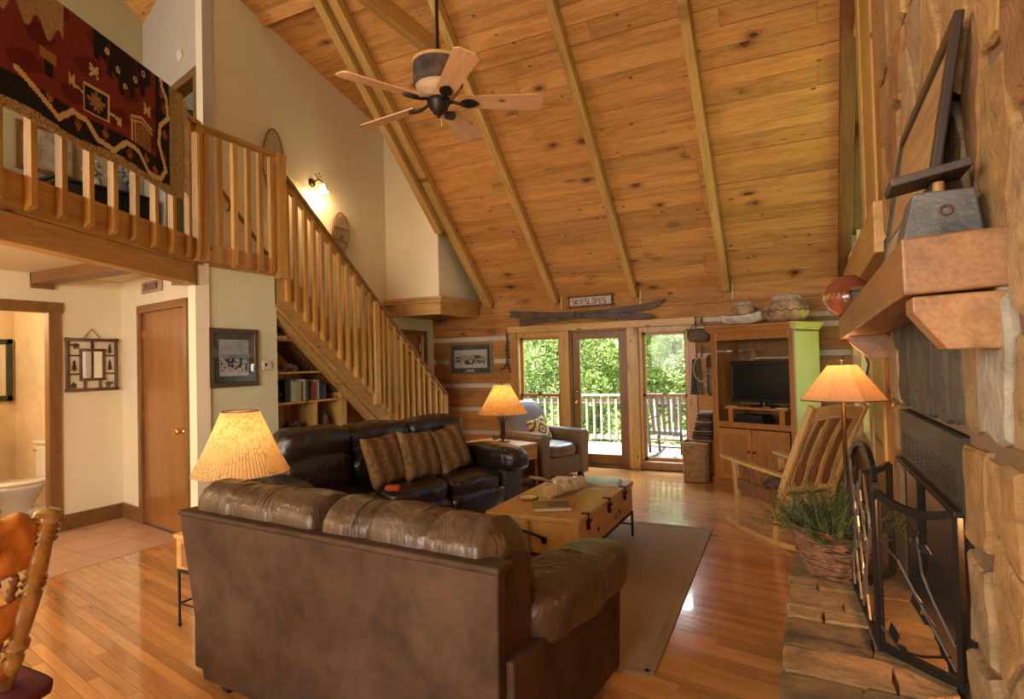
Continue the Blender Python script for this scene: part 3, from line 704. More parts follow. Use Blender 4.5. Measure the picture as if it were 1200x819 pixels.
for q in (.15, 1.4, 2.6): part('bracket', MB().tube([(.0, q, -q*.9-.07), (.04, q, -q*.9-.08), (.06, q, -q*.93)], .008, 6), M_bronze, wr)

# ---- bookshelf built in below the stair
bk = thing('built_in_bookshelf', 'pine bookshelf built in under the staircase beside the framed print', 'bookshelf', (-5.05, 4.34, 0))
part('back_panel', MB().box(-.24, -.22, 0, 2.0, .02, 1.95), M_pine, bk)
gr = MB()
for q in range(12): gr.box(-.222, -.216, .12+q*.13, .128+q*.13, .02, 1.4)
part('panel_groove', gr, M_trim, bk)
part('side_panel', MB().box(-.22, .16, 0.0, .02, 0, 2.0), M_pine, bk)
part('end_post', MB().box(-.22, .16, .99, 1.08, 0, 1.20), M_pine, bk, bev=.003)
for z, y1 in ((1.80, .30), (1.455, .72), (1.135, .99), (.76, .99), (.38, .99)):
    part('shelf', MB().box(-.22, .16, .02, y1, z-.022, z), M_piney, bk, bev=.002)
part('divider', MB().box(-.22, .155, .60, .62, .76, 1.113), M_pine, bk)
part('sloping_panel', MB().prism([(.02, 2.0), (.98, 1.2), (.98, 1.24), (.05, 2.03)], -.22, .10, 'x'), M_trim, bk, norm=True)
rnd = random.Random(21)
bc = [((.02, .02, .02), 'black'), ((.05, .10, .07), 'dark green'), ((.6, .58, .5), 'white'), ((.45, .42, .12), 'yellow green'), ((.35, .04, .03), 'red'), ((.55, .5, .4), 'cream'), ((.03, .05, .12), 'navy'), ((.42, .22, .10), 'tan'), ((.25, .05, .04), 'maroon'), ((.30, .45, .30), 'light green')]
bm_ = [plain('book_cover_%d' % i, c[0], .5) for i, c in enumerate(bc)]; M_page = plain('book_pages', (.62, .56, .42), .8)
seq = [0, 0, 1, 2, 2, 5, 3, 3, 1, 5, 1, 0, 8, 4, 7, 5, 6, 0, 1, 6]
y = 4.53; names = {}
place = ['beside the bookend figure', 'in the left half of the row', 'in the middle of the row', 'in the right half of the row', 'at the right end of the row']
for i, c in enumerate(seq):
    t_k = rnd.uniform(.020, .034); h = rnd.uniform(.20, .245) if i < 12 else rnd.uniform(.17, .22)
    b = thing('book', '', 'book', (-4.99, y+t_k/2, 1.136), 0, 'books standing on the third shelf below the stair')
    part('cover', MB().box(-.09, .07, -t_k/2, -t_k/2+.003, 0, h).box(-.09, .07, t_k/2-.003, t_k/2, 0, h).box(.067, .07, -t_k/2, t_k/2, 0, h), bm_[c], b)
    part('pages', MB().box(-.085, .066, -t_k/2+.003, t_k/2-.003, .004, h-.005), M_page, b)
    b['label'] = '%s-spined book standing on the shelf below the stair, number %d from the left bookend' % (bc[c][1], i+1)
    if i == 11: y += .035
    y += t_k+.0015
ordn = ['first', 'second', 'third', 'fourth', 'fifth', 'sixth', 'seventh', 'eighth', 'ninth', 'tenth', 'eleventh', 'twelfth', 'thirteenth', 'fourteenth', 'fifteenth', 'sixteenth', 'seventeenth', 'eighteenth', 'nineteenth', 'last']
for i, b in enumerate([o for o in bpy.data.objects if o.get('category') == 'book']):
    b['label'] = '%s-spined book, %s from the left in the row under the staircase' % (bc[seq[i]][1], ordn[i])
def figure(name, label, cat, loc, fn, m_):
    mb = MB(); fn(mb); o = part(name, mb, m_, loc=loc, smooth=True); return tag(o, label, cat)
M_carv = plain('carved_dark_wood', (.07, .05, .035), .6, .3, 40, amt=.4)
figure('bear_bookend', 'dark carved bear bookend left of the book row under the stair', 'bookend', (-4.98, 4.44, 1.136),
       lambda m: (m.box(-.05, .05, -.05, .05, 0, .015), m.ball((0, 0, .08), .06, 12, sz=(.8, .75, 1.1)), m.ball((.02, .0, .165), .032, 10), m.ball((.05, 0, .16), .014, 8), m.ball((.0, .022, .195), .01, 6), m.ball((.0, -.022, .195), .01, 6), m.tube([(.03, .03, .11), (.06, .03, .07)], .015, 6), m.tube([(.03, -.03, .11), (.06, -.03, .07)], .015, 6)), M_carv)
sl_ = thing('wooden_wagon', 'little grey log wagon model on the second shelf under the stair', 'ornament', (-4.98, 4.60, 1.456))
mb = MB()
for q in range(5): mb.tube([(-.05+q*.025, -.11, .055), (-.05+q*.025, .10, .055)], .010, 6)
for q in range(4): mb.tube([(-.04+q*.025, -.10, .075), (-.04+q*.025, .05, .075)], .010, 6)
part('load', mb, plain('grey_bark', (.22, .19, .13), .9, .4, 40, amt=.4), sl_)
part('bed', MB().box(-.06, .06, -.12, .11, .03, .045), M_carv, sl_)
for a in (-.08, .07): part('wheel', MB().cyl((-.075, a, .03), (-.06, a, .03), .03, n=12).cyl((.06, a, .03), (.075, a, .03), .03, n=12), M_carv, sl_)
st2 = thing('toy_cabin', 'small model log cabin behind the wagon on the second shelf under the stair', 'ornament', (-5.12, 4.50, 1.456))
part('walls', MB().box(-.05, .05, -.08, .08, 0, .09), M_carv, st2); part('roof', MB().prism([(-.1, .09), (.1, .09), (0, .16)], -.06, .06, 'x'), plain('snow_roof', (.4, .38, .3), .8), st2, norm=True)
ss = thing('toy_chair', 'tiny twig chair on the second shelf under the stair', 'ornament', (-4.98, 4.90, 1.456))
mb = MB()
for a in (-.03, .03):
    mb.tube([(-.03, a, 0), (-.03, a, .10)], .004, 5).tube([(.03, a, 0), (.03, a, .05)], .004, 5)
mb.tube([(-.03, -.03, .09), (-.03, .03, .09)], .004, 5).tube([(-.03, -.03, .07), (-.03, .03, .07)], .004, 5)
part('twig_frame', mb, M_carv, ss); part('seat', MB().box(-.035, .035, -.035, .035, .045, .053), M_carv, ss)
tb = thing('stacked_books', 'pale books lying flat on the top shelf under the stair', 'books', (-4.98, 4.46, 1.801))
part('book_block', MB().box(-.09, .08, -.08, .09, 0, .03), M_page, tb); part('upper_book', MB().box(-.07, .06, -.06, .08, .03, .055), bm_[1], tb, label='green upper book')
bw_ = thing('metal_basket', 'dark wire basket of pine cones on the lowest visible shelf', 'basket', (-4.99, 4.68, .761))
mb = MB().lathe([(.05, 0), (.085, .08), (.09, .13)], 18, cap=False)
part('bowl', mb, M_blk, bw_, solid=.004); mb = MB(); rr = random.Random(4)
for q in range(14): mb.ball((rr.uniform(-.05, .05), rr.uniform(-.05, .05), .10+rr.uniform(0, .05)), .026, 8)
part('pine_cones', mb, M_carv, bw_, smooth=True)
wbx = thing('small_box', 'pale wooden box beside the wire basket under the stair', 'box', (-4.99, 4.86, .761)); part('body', MB().box(-.05, .05, -.05, .05, 0, .06), M_page, wbx, bev=.004); part('lid', MB().box(-.053, .053, -.053, .053, .06, .072), M_light, wbx)
mc = thing('carved_house', 'tall dark carved birdhouse with white dots at the right end of the shelf', 'ornament', (-4.96, 5.13, .761))
part('body', MB().lathe([(.045, 0), (.05, .06), (.042, .14), (.02, .2), (.002, .25)], 14), M_carv, mc, smooth=True)
mb = MB()
for q in range(5): mb.ball((.045-q*.004, -.0, .04+q*.032), .008, 6)
part('button', mb, M_page, mc)
dkj = thing('dark_jar', 'dark glazed jar between the divider and the birdhouse', 'jar', (-5.0, 5.0, .761)); part('body', MB().lathe([(.03, 0), (.045, .03), (.045, .08), (.025, .11), (.028, .12)], 14), M_carv, dkj, smooth=True)

# ================================================================== ON THE LEFT WALLS
# twig framed mirror
mr = thing('twig_mirror', 'small mirror in a square brown twig frame with bears and trees, hung by a cord', 'mirror', (WX+.004, 3.45, 1.575), R(90))
M_twig = plain('twig_bark', (.12, .055, .025), .7, .3, 60, amt=.3)
mb = MB(); w2, h2 = .225, .245
for a in (-1, 1):
    mb.tube([(a*w2, -.015, -h2-.015), (a*w2, -.015, h2+.02)], .017, 8); mb.tube([(-w2-.02, -.02, a*h2), (w2+.02, -.02, a*h2)], .016, 8)
    mb.tube([(a*.105, -.015, -.15), (a*.105, -.015, .15)], .014, 8); mb.tube([(-.12, -.02, a*.145), (.12, -.02, a*.145)], .014, 8)
    for b in (-1, 1): mb.tube([(a*.105, -.015, b*.09), (a*w2, -.015, b*.09)], .009, 6)
    mb.tube([(a*.0, -.015, .145), (a*.0, -.015, h2)], .012, 6)
    mb.tube([(a*.07, -.015, -.145), (a*.07, -.015, -h2)], .012, 6)
part('twig_frame', mb, M_twig, mr, smooth=True)
part('backing', MB().box(-w2, w2, -.010, -.004, -h2, h2), M_page, mr)
part('glass', MB().box(-.10, .10, -.016, -.011, -.14, .14), M_mirror, mr)
def pine(mb, x, z, s_):
    for q in range(4): mb.prism([(x-.030*s_*(1-q*.2), z+q*.022*s_), (x+.030*s_*(1-q*.2), z+q*.022*s_), (x, z+.036*s_+q*.022*s_)], -.018, -.012, 'y')
    mb.box(x-.005, x+.005, -.018, -.012, z-.014, z)
for x, z, s_ in ((-.165, -.05, 1.0), (.165, -.05, 1.0), (.165, .12, .9)):
    mb = MB(); pine(mb, x, z, s_); part('pine_tree', mb, M_carv, mr)
mb = MB()
mb.ball((-.15, -.015, .19), .022, 8, sz=(1.5, .3, 1)).ball((-.185, -.015, .195), .014, 8, sz=(1.2, .4, .8)).box(-.165, -.155, -.018, -.012, .155, .18).box(-.14, -.13, -.018, -.012, .155, .18)
part('bear', mb, M_carv, mr); mb = MB()
mb.ball((.15, -.015, -.19), .022, 8, sz=(1.5, .3, 1)).ball((.185, -.015, -.185), .014, 8, sz=(1.2, .4, .8)).box(.155, .165, -.018, -.012, -.225, -.2).box(.13, .14, -.018, -.012, -.225, -.2)
part('bear', mb, M_carv, mr); mb = MB()
mb.prism([(-.20, -.20), (-.14, -.20), (-.17, -.165)], -.018, -.012, 'y').box(-.19, -.15, -.018, -.012, -.225, -.2)
part('cabin', mb, M_carv, mr)
part('cord', MB().tube([(-.08, -.012, h2+.01), (0, -.008, h2+.11), (.08, -.012, h2+.01)], .004, 6), M_twig, mr)
# bathroom: mirror frame, toilet
struct('wall_bathroom', MB().box(-8.3, -8.2, 1.2, 3.70, 0, 2.46).box(-8.3, -6.46, 3.60, 3.70, 0, 2.46).box(-8.3, -6.46, 1.1, 1.2, 0, 2.46), plain('warm_cream_paint', (.70, .55, .36), .8))
struct('ceiling_bathroom', MB().box(-8.3, -6.5, 1.1, 3.75, 2.42, 2.45), M_wall)
bp = thing('framed_mirror', 'mirror in a dark green frame on the bathroom wall', 'mirror', (-8.195, 3.30, 1.55), R(90))
part('frame', MB().box(-.27, -.21, -.03, 0, -.35, .35).box(.21, .27, -.03, 0, -.35, .35).box(-.27, .27, -.03, 0, .29, .35).box(-.27, .27, -.03, 0, -.35, -.29), plain('green_black_paint', (.03, .045, .03), .4), bp, bev=.005)
part('glass', MB().box(-.21, .21, -.014, -.008, -.29, .29), M_mirror, bp)
tt = thing('toilet', 'white toilet seen through the bathroom doorway', 'toilet', (-7.15, 3.59, 0), pi)
part('tank', MB().box(-.22, .22, .0, .19, .38, .76), M_porc, tt, bev=.03, seg=3); part('tank_lid', MB().box(-.235, .235, -.0, .205, .76, .80), M_porc, tt, bev=.012)
part('bowl', MB().lathe([(.12, 0), (.115, .05), (.10, .16), (.15, .28), (.19, .36), (.195, .395), (.15, .40)], 28, Matrix.Translation((0, .44, 0)) @ Matrix.Diagonal((1, 1.3, 1, 1))), M_porc, tt, smooth=True)
part('foot', MB().box(-.11, .11, .10, .55, 0, .14), M_porc, tt, bev=.04, seg=3)
part('seat', MB().lathe([(.01, 0), (.20, 0), (.205, .012), (.195, .028), (.01, .03)], 28, Matrix.Translation((0, .43, .402)) @ Matrix.Diagonal((1, 1.25, 1, 1))), M_porc, tt, smooth=True)
part('flush_lever', MB().tube([(.15, .20, .70), (.15, .225, .70), (.10, .23, .695)], .008, 6), M_brass, tt)
jar = part('toothbrush_cup', MB().lathe([(.05, 0), (.06, .06), (.05, .08)], 14), M_white, loc=(-7.1, 3.50, .80)); tag(jar, 'little white dish on top of the toilet tank', 'dish')
# light switches, thermostat, outlet
def switch(name, M, label, cat='switch'):
    e = thing(name, label, cat); e.matrix_world = M
    part('plate', MB().box(-.035, .035, -.006, 0, -.058, .058), M_white, e, bev=.002); part('toggle', MB().box(-.006, .006, -.016, -.006, -.012, .012), M_white, e)
switch('light_switch', CW @ T(.24, 0, 1.27), 'cream light switch plate left of the closet door')
switch('light_switch', T(XL, 4.45, 3.72, R(90)), 'cream switch plate on the upper stair wall behind the balusters')
th_ = thing('thermostat', 'small white thermostat beside the green-matted print', 'thermostat', (XS, 4.18, 1.525), R(90))
part('body', MB().box(-.05, .05, -.025, 0, -.045, .045), M_white, th_, bev=.005); part('display', MB().box(-.025, .0, -.027, -.024, -.005, .02), M_black, th_)
# little sign above the closet door
sg = thing('door_sign', 'small weathered wooden sign with carved marks above the closet door', 'sign'); sg.matrix_world = CW @ T(.78, -.004, 2.31)
part('board', MB().box(-.225, .215, -.02, 0, -.055, .055), plain('driftwood', (.42, .30, .20), .8, .3, 40), sg, bev=.004)
mb = MB(); rr = random.Random(9); x = -.17
for q in range(9):
    mb.box(x, x+.010, -.024, -.019, -.035, .035)
    if q % 2: mb.box(x, x+.028, -.024, -.019, rr.choice((-.035, -.003, .028)), rr.choice((-.035, -.003, .028))+.008)
    x += .038
part('lettering', mb, M_twig, sg)

# ---- framed prints (flat pictures painted face by face)
def picture(name, label, M, w_, h_, bw, frame_m, matc, mx_, my_, fn, n=(60, 60), plate=False):
    e = thing(name, label, 'picture'); e.matrix_world = M
    part('frame', MB().box(-w_/2, -w_/2+bw, -.028, 0, -h_/2, h_/2).box(w_/2-bw, w_/2, -.028, 0, -h_/2, h_/2).box(-w_/2+bw, w_/2-bw, -.028, 0, h_/2-bw, h_/2).box(-w_/2+bw, w_/2-bw, -.028, 0, -h_/2, -h_/2+bw), frame_m, e, bev=.006)
    part('mat_board', MB().box(-w_/2+bw, w_/2-bw, -.012, -.004, -h_/2+bw, h_/2-bw), matc, e)
    pw, ph = w_/2-mx_, h_/2-my_
    part('inner_mat', MB().box(-pw-.008, pw+.008, -.013, -.005, -ph-.008, ph+.008), M_page, e)
    pr_ = part('print', MB().grid(lambda a, b: (-pw+2*pw*a, -.0145, -ph+2*ph*b), n[0], n[1]), colattr('print_'+name, .5), e)
    print_on(pr_, lambda i: fn((i//n[1]+.5)/n[0], (i % n[1]+.5)/n[1]))
    if plate: part('caption_plate', MB().box(-.07, .07, -.014, -.011, -h_/2+bw+.02, -h_/2+bw+.045), M_page, e)
    part('glass', MB().box(-w_/2+bw, w_/2-bw, -.020, -.018, -h_/2+bw, h_/2-bw), M_pglass, e)
    return e
def vn(x, y, s=0):                                   # cheap value noise
    h = lambda i, j: (sin(i*127.1+j*311.7+s*17.3)*43758.5453) % 1
    i, j = math.floor(x), math.floor(y); u, v = x-i, y-j; u, v = u*u*(3-2*u), v*v*(3-2*v)
    return (h(i, j)*(1-u)+h(i+1, j)*u)*(1-v)+(h(i, j+1)*(1-u)+h(i+1, j+1)*u)*v
def snow_town(x, y):
    if y > .62:
        k = vn(x*3, y*6)*.6+vn(x*8, y*12)*.4; a, b = srgb(95, 130, 165), srgb(205, 215, 220)
        return tuple(a[i]*(1-k)+b[i]*k for i in range(3))
    if y > .50: return srgb(120, 145, 165) if vn(x*9, y*30) > .4 else srgb(90, 110, 130)
    k = vn(x*14, y*22, 2)
    if .12 < y < .5 and k > .60: return srgb(48, 52, 60)
    if .12 < y < .5 and k > .52: return srgb(120, 115, 110)
    return srgb(205, 208, 212) if vn(x*6, y*6, 5) > .3 else srgb(180, 185, 195)
pv = picture('framed_print', 'large print of a snowy town in a dark wood frame with green mat', T(XS, 3.815, 1.602, R(90)), .53, .54, .045, wood('dark_picture_frame', (.11, .06, .03), 'z', rough=.35), plain('green_mat', (.045, .085, .07), .8, amt=.04), .115, .11, snow_town)
def lodge(x, y):
    if y > .62+.12*sin(x*3.1): return srgb(205, 196, 176)
    k = vn(x*16, y*20, 3)
    if .30 < x < .95 and .18 < y < .42 and k > .42: return srgb(52, 50, 46)
    if .62 < x < .84 and .5 < y < .72 and k > .4: return srgb(60, 58, 52)
    if x < .2 and .3 < y < .7 and k > .5: return srgb(70, 68, 60)
    if y > .42: return srgb(150, 145, 130) if k > .45 else srgb(190, 184, 165)
    return srgb(208, 200, 182)
pl = picture('framed_print', 'small black and white lodge print in thin gold frame on log wall', T(-4.745, YB-.012, 1.563), .77, .485, .03, plain('dull_gold_frame', (.20, .15, .05), .4), plain('grey_green_mat', (.07, .085, .075), .8, amt=.04), .10, .11, lodge, plate=True)

# ---- snowshoes on the stair wall
def snowshoe(label, loc, hw, hh, rz, rx):
    e = thing('snowshoe', label, 'snowshoe', loc, rz, 'snowshoes on the stair wall')
    N = 40
    def out(t):                                      # teardrop outline, tail down
        a = 2*pi*t; x = sin(a); z = cos(a)
        wv = hw*x*(1.0 if z > 0 else (1+z*.0)*max(.0, (1+z))**.65)
        return (wv, -.012, hh*z if z > 0 else 1.25*hh*z)
    ring = [out(i/N) for i in range(N)]
    part('wooden_rim', MB().tube(ring, .010, 8, closed=True), M_trim, e, smooth=True)
    mb = MB()
    zmax, zmin = hh, -1.25*hh
    def half(z):
        z_ = z/hh if z > 0 else z/(1.25*hh)
        x = math.sqrt(max(0, 1-z_*z_)); return hw*x*(1.0 if z_ > 0 else max(0, 1+z_)**.65)
    k = 0
    for q in range(34):
        z = zmin+(zmax-zmin)*(q+.5)/34
        if abs(z-.0) < .05*hh*2 and False: continue
        for sgn in (-1, 1):
            a = half(z); z2 = max(zmin+.02, min(zmax-.02, z+sgn*a*1.1)); b = half(z2)
            if a > .012: mb.bar((-a, -.012, z), (b, -.012, z2), .003, .003)
    part('rawhide_lacing', mb, plain('rawhide', (.30, .22, .12), .7), e, kind='stuff')
    part('crossbar', MB().bar((-half(.3*hh), -.014, .3*hh), (half(.3*hh), -.014, .3*hh), .02, .014).bar((-half(-.25*hh), -.014, -.25*hh), (half(-.25*hh), -.014, -.25*hh), .02, .014), M_trim, e)
    part('binding', MB().box(-.03, .03, -.03, -.016, -.05, .02).tube([(-.03, -.03, -.01), (0, -.06, .0), (.03, -.03, -.01)], .006, 6), M_trim, e)
    e.rotation_euler = (0, rx, rz); return e
snowshoe('upper snowshoe, larger looking, beside the stair corner post', (XL+.02, 4.93, 3.80), .155, .46, R(90), R(0))
snowshoe('lower snowshoe hanging down the wall beyond the sconce', (XL+.02, 6.02, 3.22), .155, .30, R(90), R(2))
# ---- wall sconce
M_shadeglass = mat('frosted_glass_shade', (.95, .85, .65), .5); M_shadeglass.node_tree.nodes['Principled BSDF'].inputs['Emission Color'].default_value = (1, .72, .38, 1); M_shadeglass.node_tree.nodes['Principled BSDF'].inputs['Emission Strength'].default_value = 7
sc = thing('wall_sconce', 'lit bronze wall sconce with small bell glass shade on the stair wall', 'sconce', (XL, 5.55, 3.80))
part('backplate', MB().lathe([(.055, 0), (.055, .012), (.03, .025), (.001, .027)], 18, T(0, 0, 0, 0, 0, R(90))), M_bronze, sc, smooth=True)
part('arm', MB().tube([(.02, 0, 0), (.09, .01, .03), (.13, .03, .02), (.14, .04, -.03)], .009, 8).tube([(.10, .01, .03), (.11, .05, .09)], .005, 6).tube([(.10, .01, .03), (.08, -.02, .10)], .005, 6).tube([(.09, .01, .05), (.13, -.0, .11)], .005, 6), M_bronze, sc, smooth=True)
part('glass_shade', MB().lathe([(.02, 0), (.03, -.02), (.038, -.06), (.06, -.09), (.075, -.10)], 20, T(.14, .04, -.03), cap=False), M_shadeglass, sc, smooth=True, solid=.003)
lamp('sconce_bulb', 'POINT', (XL+.16, 5.6, 3.66), 9, (1, .62, .30), shadow_soft_size=.04)
# ================================================================== SEATING
def leather(name, c, rough, amt=.35, vs=2.5, crease=.35, cs=7, fine=140, spec=.5, coat=0):
    m = mat(name, c, rough, spec=spec, coat=coat); t = NT(m); v = t.coords((1, 1, 1))
    f = t.noise(v, vs, 8, .15, .68); t.color(t.ramp(f, [(.3, dk(c, 1-amt)), (.7, tuple(k*(1+amt) for k in c))]))
    wv = t.coords((1, 1, .35)); cr = t.noise(wv, cs, 3, 1.4); fi = t.noise(v, fine, 2)
    ml = t.n('ShaderNodeMath', operation='MULTIPLY_ADD', i_1=.06); t.l(fi, ml.inputs[0]); t.l(cr, ml.inputs[2])
    t.bump(ml.outputs[0], crease, .03); return m
M_lbrown = leather('brown_leather', (.085, .048, .024), .36, .5, 5, .5, 9, 160)
M_suede = leather('brown_suede_panel', (.064, .034, .018), .72, .50, 4.5, .08, 5, 260, spec=.2)
M_lblack = leather('black_leather', (.020, .014, .010), .27, .3, crease=.9, cs=7, coat=.15)
M_lgrey = leather('grey_side_panel', (.050, .044, .036), .5, .2, crease=.05)
M_lchair = leather('taupe_leather', (.17, .115, .065), .42, .25, crease=.15)
def soft(mb, cx, cy, cz, sx, sy, sz, e=4.5, n=12, fn=None, M=None):
    """a stuffed box: superellipsoid from a gridded cube"""
    def P(a, b, ax, s_):
        c = [0, 0, 0]; c[ax] = s_; c[(ax+1) % 3] = a; c[(ax+2) % 3] = b*s_
        d = sum(abs(k)**e for k in c)**(1/e); c = [k/d for k in c]
        p = Vector((cx+c[0]*sx/2, cy+c[1]*sy/2, cz+c[2]*sz/2))
        return fn(p, c) if fn else p
    for ax in range(3):
        for s_ in (-1, 1): mb.grid(lambda a, b: P(math.tan((a*2-1)*pi/4), math.tan((b*2-1)*pi/4), ax, s_), n, n, M)
    return mb
def wrinkle(k, amt, seed=0):
    def f(p, c):
        d = amt*(vn(p.x*k+seed, p.z*k+p.y*k*.7, seed)-.5)*2
        return p + Vector(c).normalized()*d
    return f
def weld(o, d=.0008):
    me = o.data; bm = bmesh.new(); bm.from_mesh(me); bmesh.ops.remove_doubles(bm, verts=bm.verts, dist=d); bmesh.ops.recalc_face_normals(bm, faces=bm.faces); bm.to_mesh(me); bm.free()
    me.polygons.foreach_set('use_smooth', [True]*len(me.polygons)); me.update()
def softpart(name, parent, m_, args, e=4.5, n=12, fn=None, label=None, loc=None, rot=None):
    mb = MB(); soft(mb, *args, e=e, n=n, fn=fn); o = part(name, mb, m_, parent, smooth=True, loc=loc, rot=rot, label=label); weld(o); return o

# ---- loveseat with its back to the camera; local +y is its front, origin below the middle of the back
lv = thing('leather_loveseat', 'brown leather loveseat in the foreground with its suede back to us', 'sofa', (-1.82, 1.80, 0), R(-4.2))
part('outer_back', MB().prism([(-.75, .06), (.87, .06), (.885, .80), (-.93, .80)][::-1], .0, .05, 'y'), M_suede, lv, bev=.008, norm=True)
part('back_rim', MB().prism([(-.938, .80), (.892, .80), (.892, .825), (-.938, .825)][::-1], -.007, .10, 'y'), M_suede, lv, bev=.01, norm=True)
part('back_frame', MB().prism([(-.78, .08), (.86, .08), (.86, .80), (-.90, .80)][::-1], .05, .26, 'y'), M_suede, lv, norm=True)
def cushdef(seed, k=5, amt=.014):
    def f(p, c):
        d = amt*2*(vn(p.x*k+seed, p.z*k*1.3+p.y*3, seed)-.5)
        return p + Vector(c)*d
    return f
PRF = [(.045, .62), (.045, .80), (.052, .870), (.085, .918), (.14, .945), (.205, .950), (.27, .935), (.33, .895), (.38, .83), (.415, .75), (.44, .66), (.455, .56), (.44, .47), (.38, .44), (.28, .46), (.20, .52)]
def roll(x0, x1, seed, right):
    def f(a, b):
        x = x0+(x1-x0)*a; k = b*len(PRF); i = int(k) % len(PRF); t_ = k-int(k); j = (i+1) % len(PRF)
        y = PRF[i][0]*(1-t_)+PRF[j][0]*t_; z = PRF[i][1]*(1-t_)+PRF[j][1]*t_
        e = min(a, 1-a)*(x1-x0); s_ = 1-.42*max(0, 1-e/.055)**2.2; cy, cz = .24, .72
        y, z = cy+(y-cy)*s_, cz+(z-cz)*s_
        d = .010*(vn(x*9+seed, z*8+y*5, seed)-.5)*2 + .005*(vn(x*24, y*11+z*9, seed)-.5)
        d -= .007*math.exp(-((x-(x0+(x1-x0)*.33))/.012)**2) + .007*math.exp(-((x-(x0+(x1-x0)*.67))/.012)**2)
        n_ = Vector((0, y-cy, z-cz)).normalized(); return (x, y+n_.y*d, z+n_.z*d-.012*(x+.9)/1.8)
    mb = MB().grid(f, 90, 48, cv=True)
    n = 49*0+48; mb.f += [tuple(range(n))[::-1], tuple(90*n+j for j in range(n))]; mb.mi += [0, 0]
    o = part('back_cushion', mb, M_lbrown, lv, smooth=True, norm=True)
roll(-.90, -.03, 3, False); roll(-.035, .815, 8, True)
def seamline(parent, x, r=.003):
    cy, cz = .24, .72
    part('seam', MB().tube([(x, cy+(y-cy)*1.012, cz+(z-cz)*1.012-.012*(x+.9)/1.8) for y, z in PRF[1:11]], r, 5), M_lbrown, parent)
for x in (-.68, -.39, .17, .47): seamline(lv, x)
def armroll(p, c):
    d = .012*(vn(p.y*6, p.z*7+p.x*4, 4)-.5)*2
    q = p + Vector(c)*d; q.z += -.05*max(0, (p.y-.75))*1.2 + .0; return q
softpart('arm', lv, M_lbrown, (.80, .72, .535, .31, .92, .25), 3.4, 18, armroll)
softpart('arm', lv, M_lbrown, (-.80, .72, .535, .31, .92, .25), 3.4, 18, armroll)
part('seam', MB().tube([(.80+.162*cos(a), .74, .535+.133*sin(a)) for a in [pi*i/12 for i in range(13)]], .004, 5), M_lbrown, lv)
for s_ in (-1, 1):
    part('side_panel', MB().prism([(.05, .06), (1.02, .06), (1.06, .46), (.05, .50)], s_*.66, s_*.905, 'x'), M_suede, lv, bev=.012, norm=True)
part('base', MB().box(-.66, .66, .2, .98, .06, .26), M_suede, lv, bev=.01)
for x in (-.33, .33): softpart('seat_cushion', lv, M_lbrown, (x, .66, .36, .64, .72, .22), 5, 12, cushdef(5, 5, .01))
for x, y in ((-.66, .07), (.80, .07), (-.74, .92), (.80, .95)):
    part('foot', MB().lathe([(.028, 0), (.04, .03), (.055, .075)], 4, T(x, y, 0, R(45))), M_black, lv)

# ---- black three seat sofa along the staircase
bs_ = thing('leather_sofa', 'black leather three-seat sofa in front of the staircase', 'sofa', (-3.874, 4.487, 0), R(-107))
part('outer_back', MB().box(-1.21, 1.21, 0, .07, .05, .80), M_lblack, bs_, bev=.02)
for i, x in enumerate((-.655, .0, .655)):
    softpart('back_cushion', bs_, M_lblack, (x, .24, .83, .70, .34, .32), 3.4, 14, cushdef(11+i, 6, .016))
    softpart('lumbar_cushion', bs_, M_lblack, (x, .30, .60, .68, .32, .34), 3.6, 14, cushdef(21+i, 6, .016))
    softpart('seat_cushion', bs_, M_lblack, (x, .62, .37, .68, .72, .24), 3.6, 14, cushdef(31+i, 6, .014))
    softpart('footrest', bs_, M_lblack, (x, .90, .22, .68, .20, .25), 3.4, 12, cushdef(41+i, 6, .012))
for s_ in (-1, 1):
    softpart('arm', bs_, M_lblack, (s_*1.13, .60, .54, .33, .92, .27), 3.2, 18, cushdef(51+s_, 6, .016))
    part('side_panel', MB().prism([(.0, .04), (.93, .04), (.95, .44), (.72, .52), (.0, .55)], s_*.99, s_*1.24, 'x'), M_lgrey, bs_, bev=.02, norm=True)
part('base', MB().box(-.99, .99, .08, .86, .05, .28), M_lblack, bs_)
for x in (-1.15, 1.15):
    for y in (.06, .85): part('foot', MB().box(x-.04, x+.04, y-.03, y+.03, 0, .06), M_black, bs_)
# ---- three striped pillows on it
m = mat('chenille_stripe', (.3, .17, .06), .95, spec=.1); t = NT(m); v = t.coords((1, 1, 1), False)
wv = t.n('ShaderNodeTexWave', wave_type='BANDS', bands_direction='X'); wv.inputs['Scale'].default_value = 2.1; wv.inputs['Distortion'].default_value = 1.6; wv.inputs['Detail'].default_value = 3; wv.inputs['Detail Scale'].default_value = 2; t.l(v, wv.inputs['Vector'])
c0 = t.ramp(wv.outputs['Fac'], [(.1, (.14, .075, .035)), (.4, (.26, .15, .055)), (.65, (.20, .12, .06)), (.9, (.33, .20, .075))])
nz = t.noise(v, 34, 3); t.color(t.mix(t.ramp(nz, [(.42, (0, 0, 0)), (.62, (.55, .55, .55))]), c0, (.10, .05, .02))); t.bump(t.noise(v, 120, 3), .5, .01)
M_pil = m
def pillow(name, label, loc, rz, tilt, roll, s_=.46, m_=None, group=None, th=.17):
    def f(a, b, sg):
        x, y = a*2-1, b*2-1; pinch = 1-.10*(1-abs(x)**1.5)*abs(y)**3-.0
        px = x*(1-.09*(1-y*y)); py = y*(1-.09*(1-x*x))
        h = th/2*((1-x**4)*(1-y**4))**.5
        return (px*s_/2, sg*h, py*s_/2)
    mb = MB().grid(lambda a, b: f(a, b, 1), 18, 18).grid(lambda a, b: f(a, b, -1), 18, 18)
    o = part(name, mb, m_ or M_pil, smooth=True); weld(o, .0015)
    o.location = loc; o.rotation_euler = (tilt, roll, rz); tag(o, label, 'pillow', group); return o
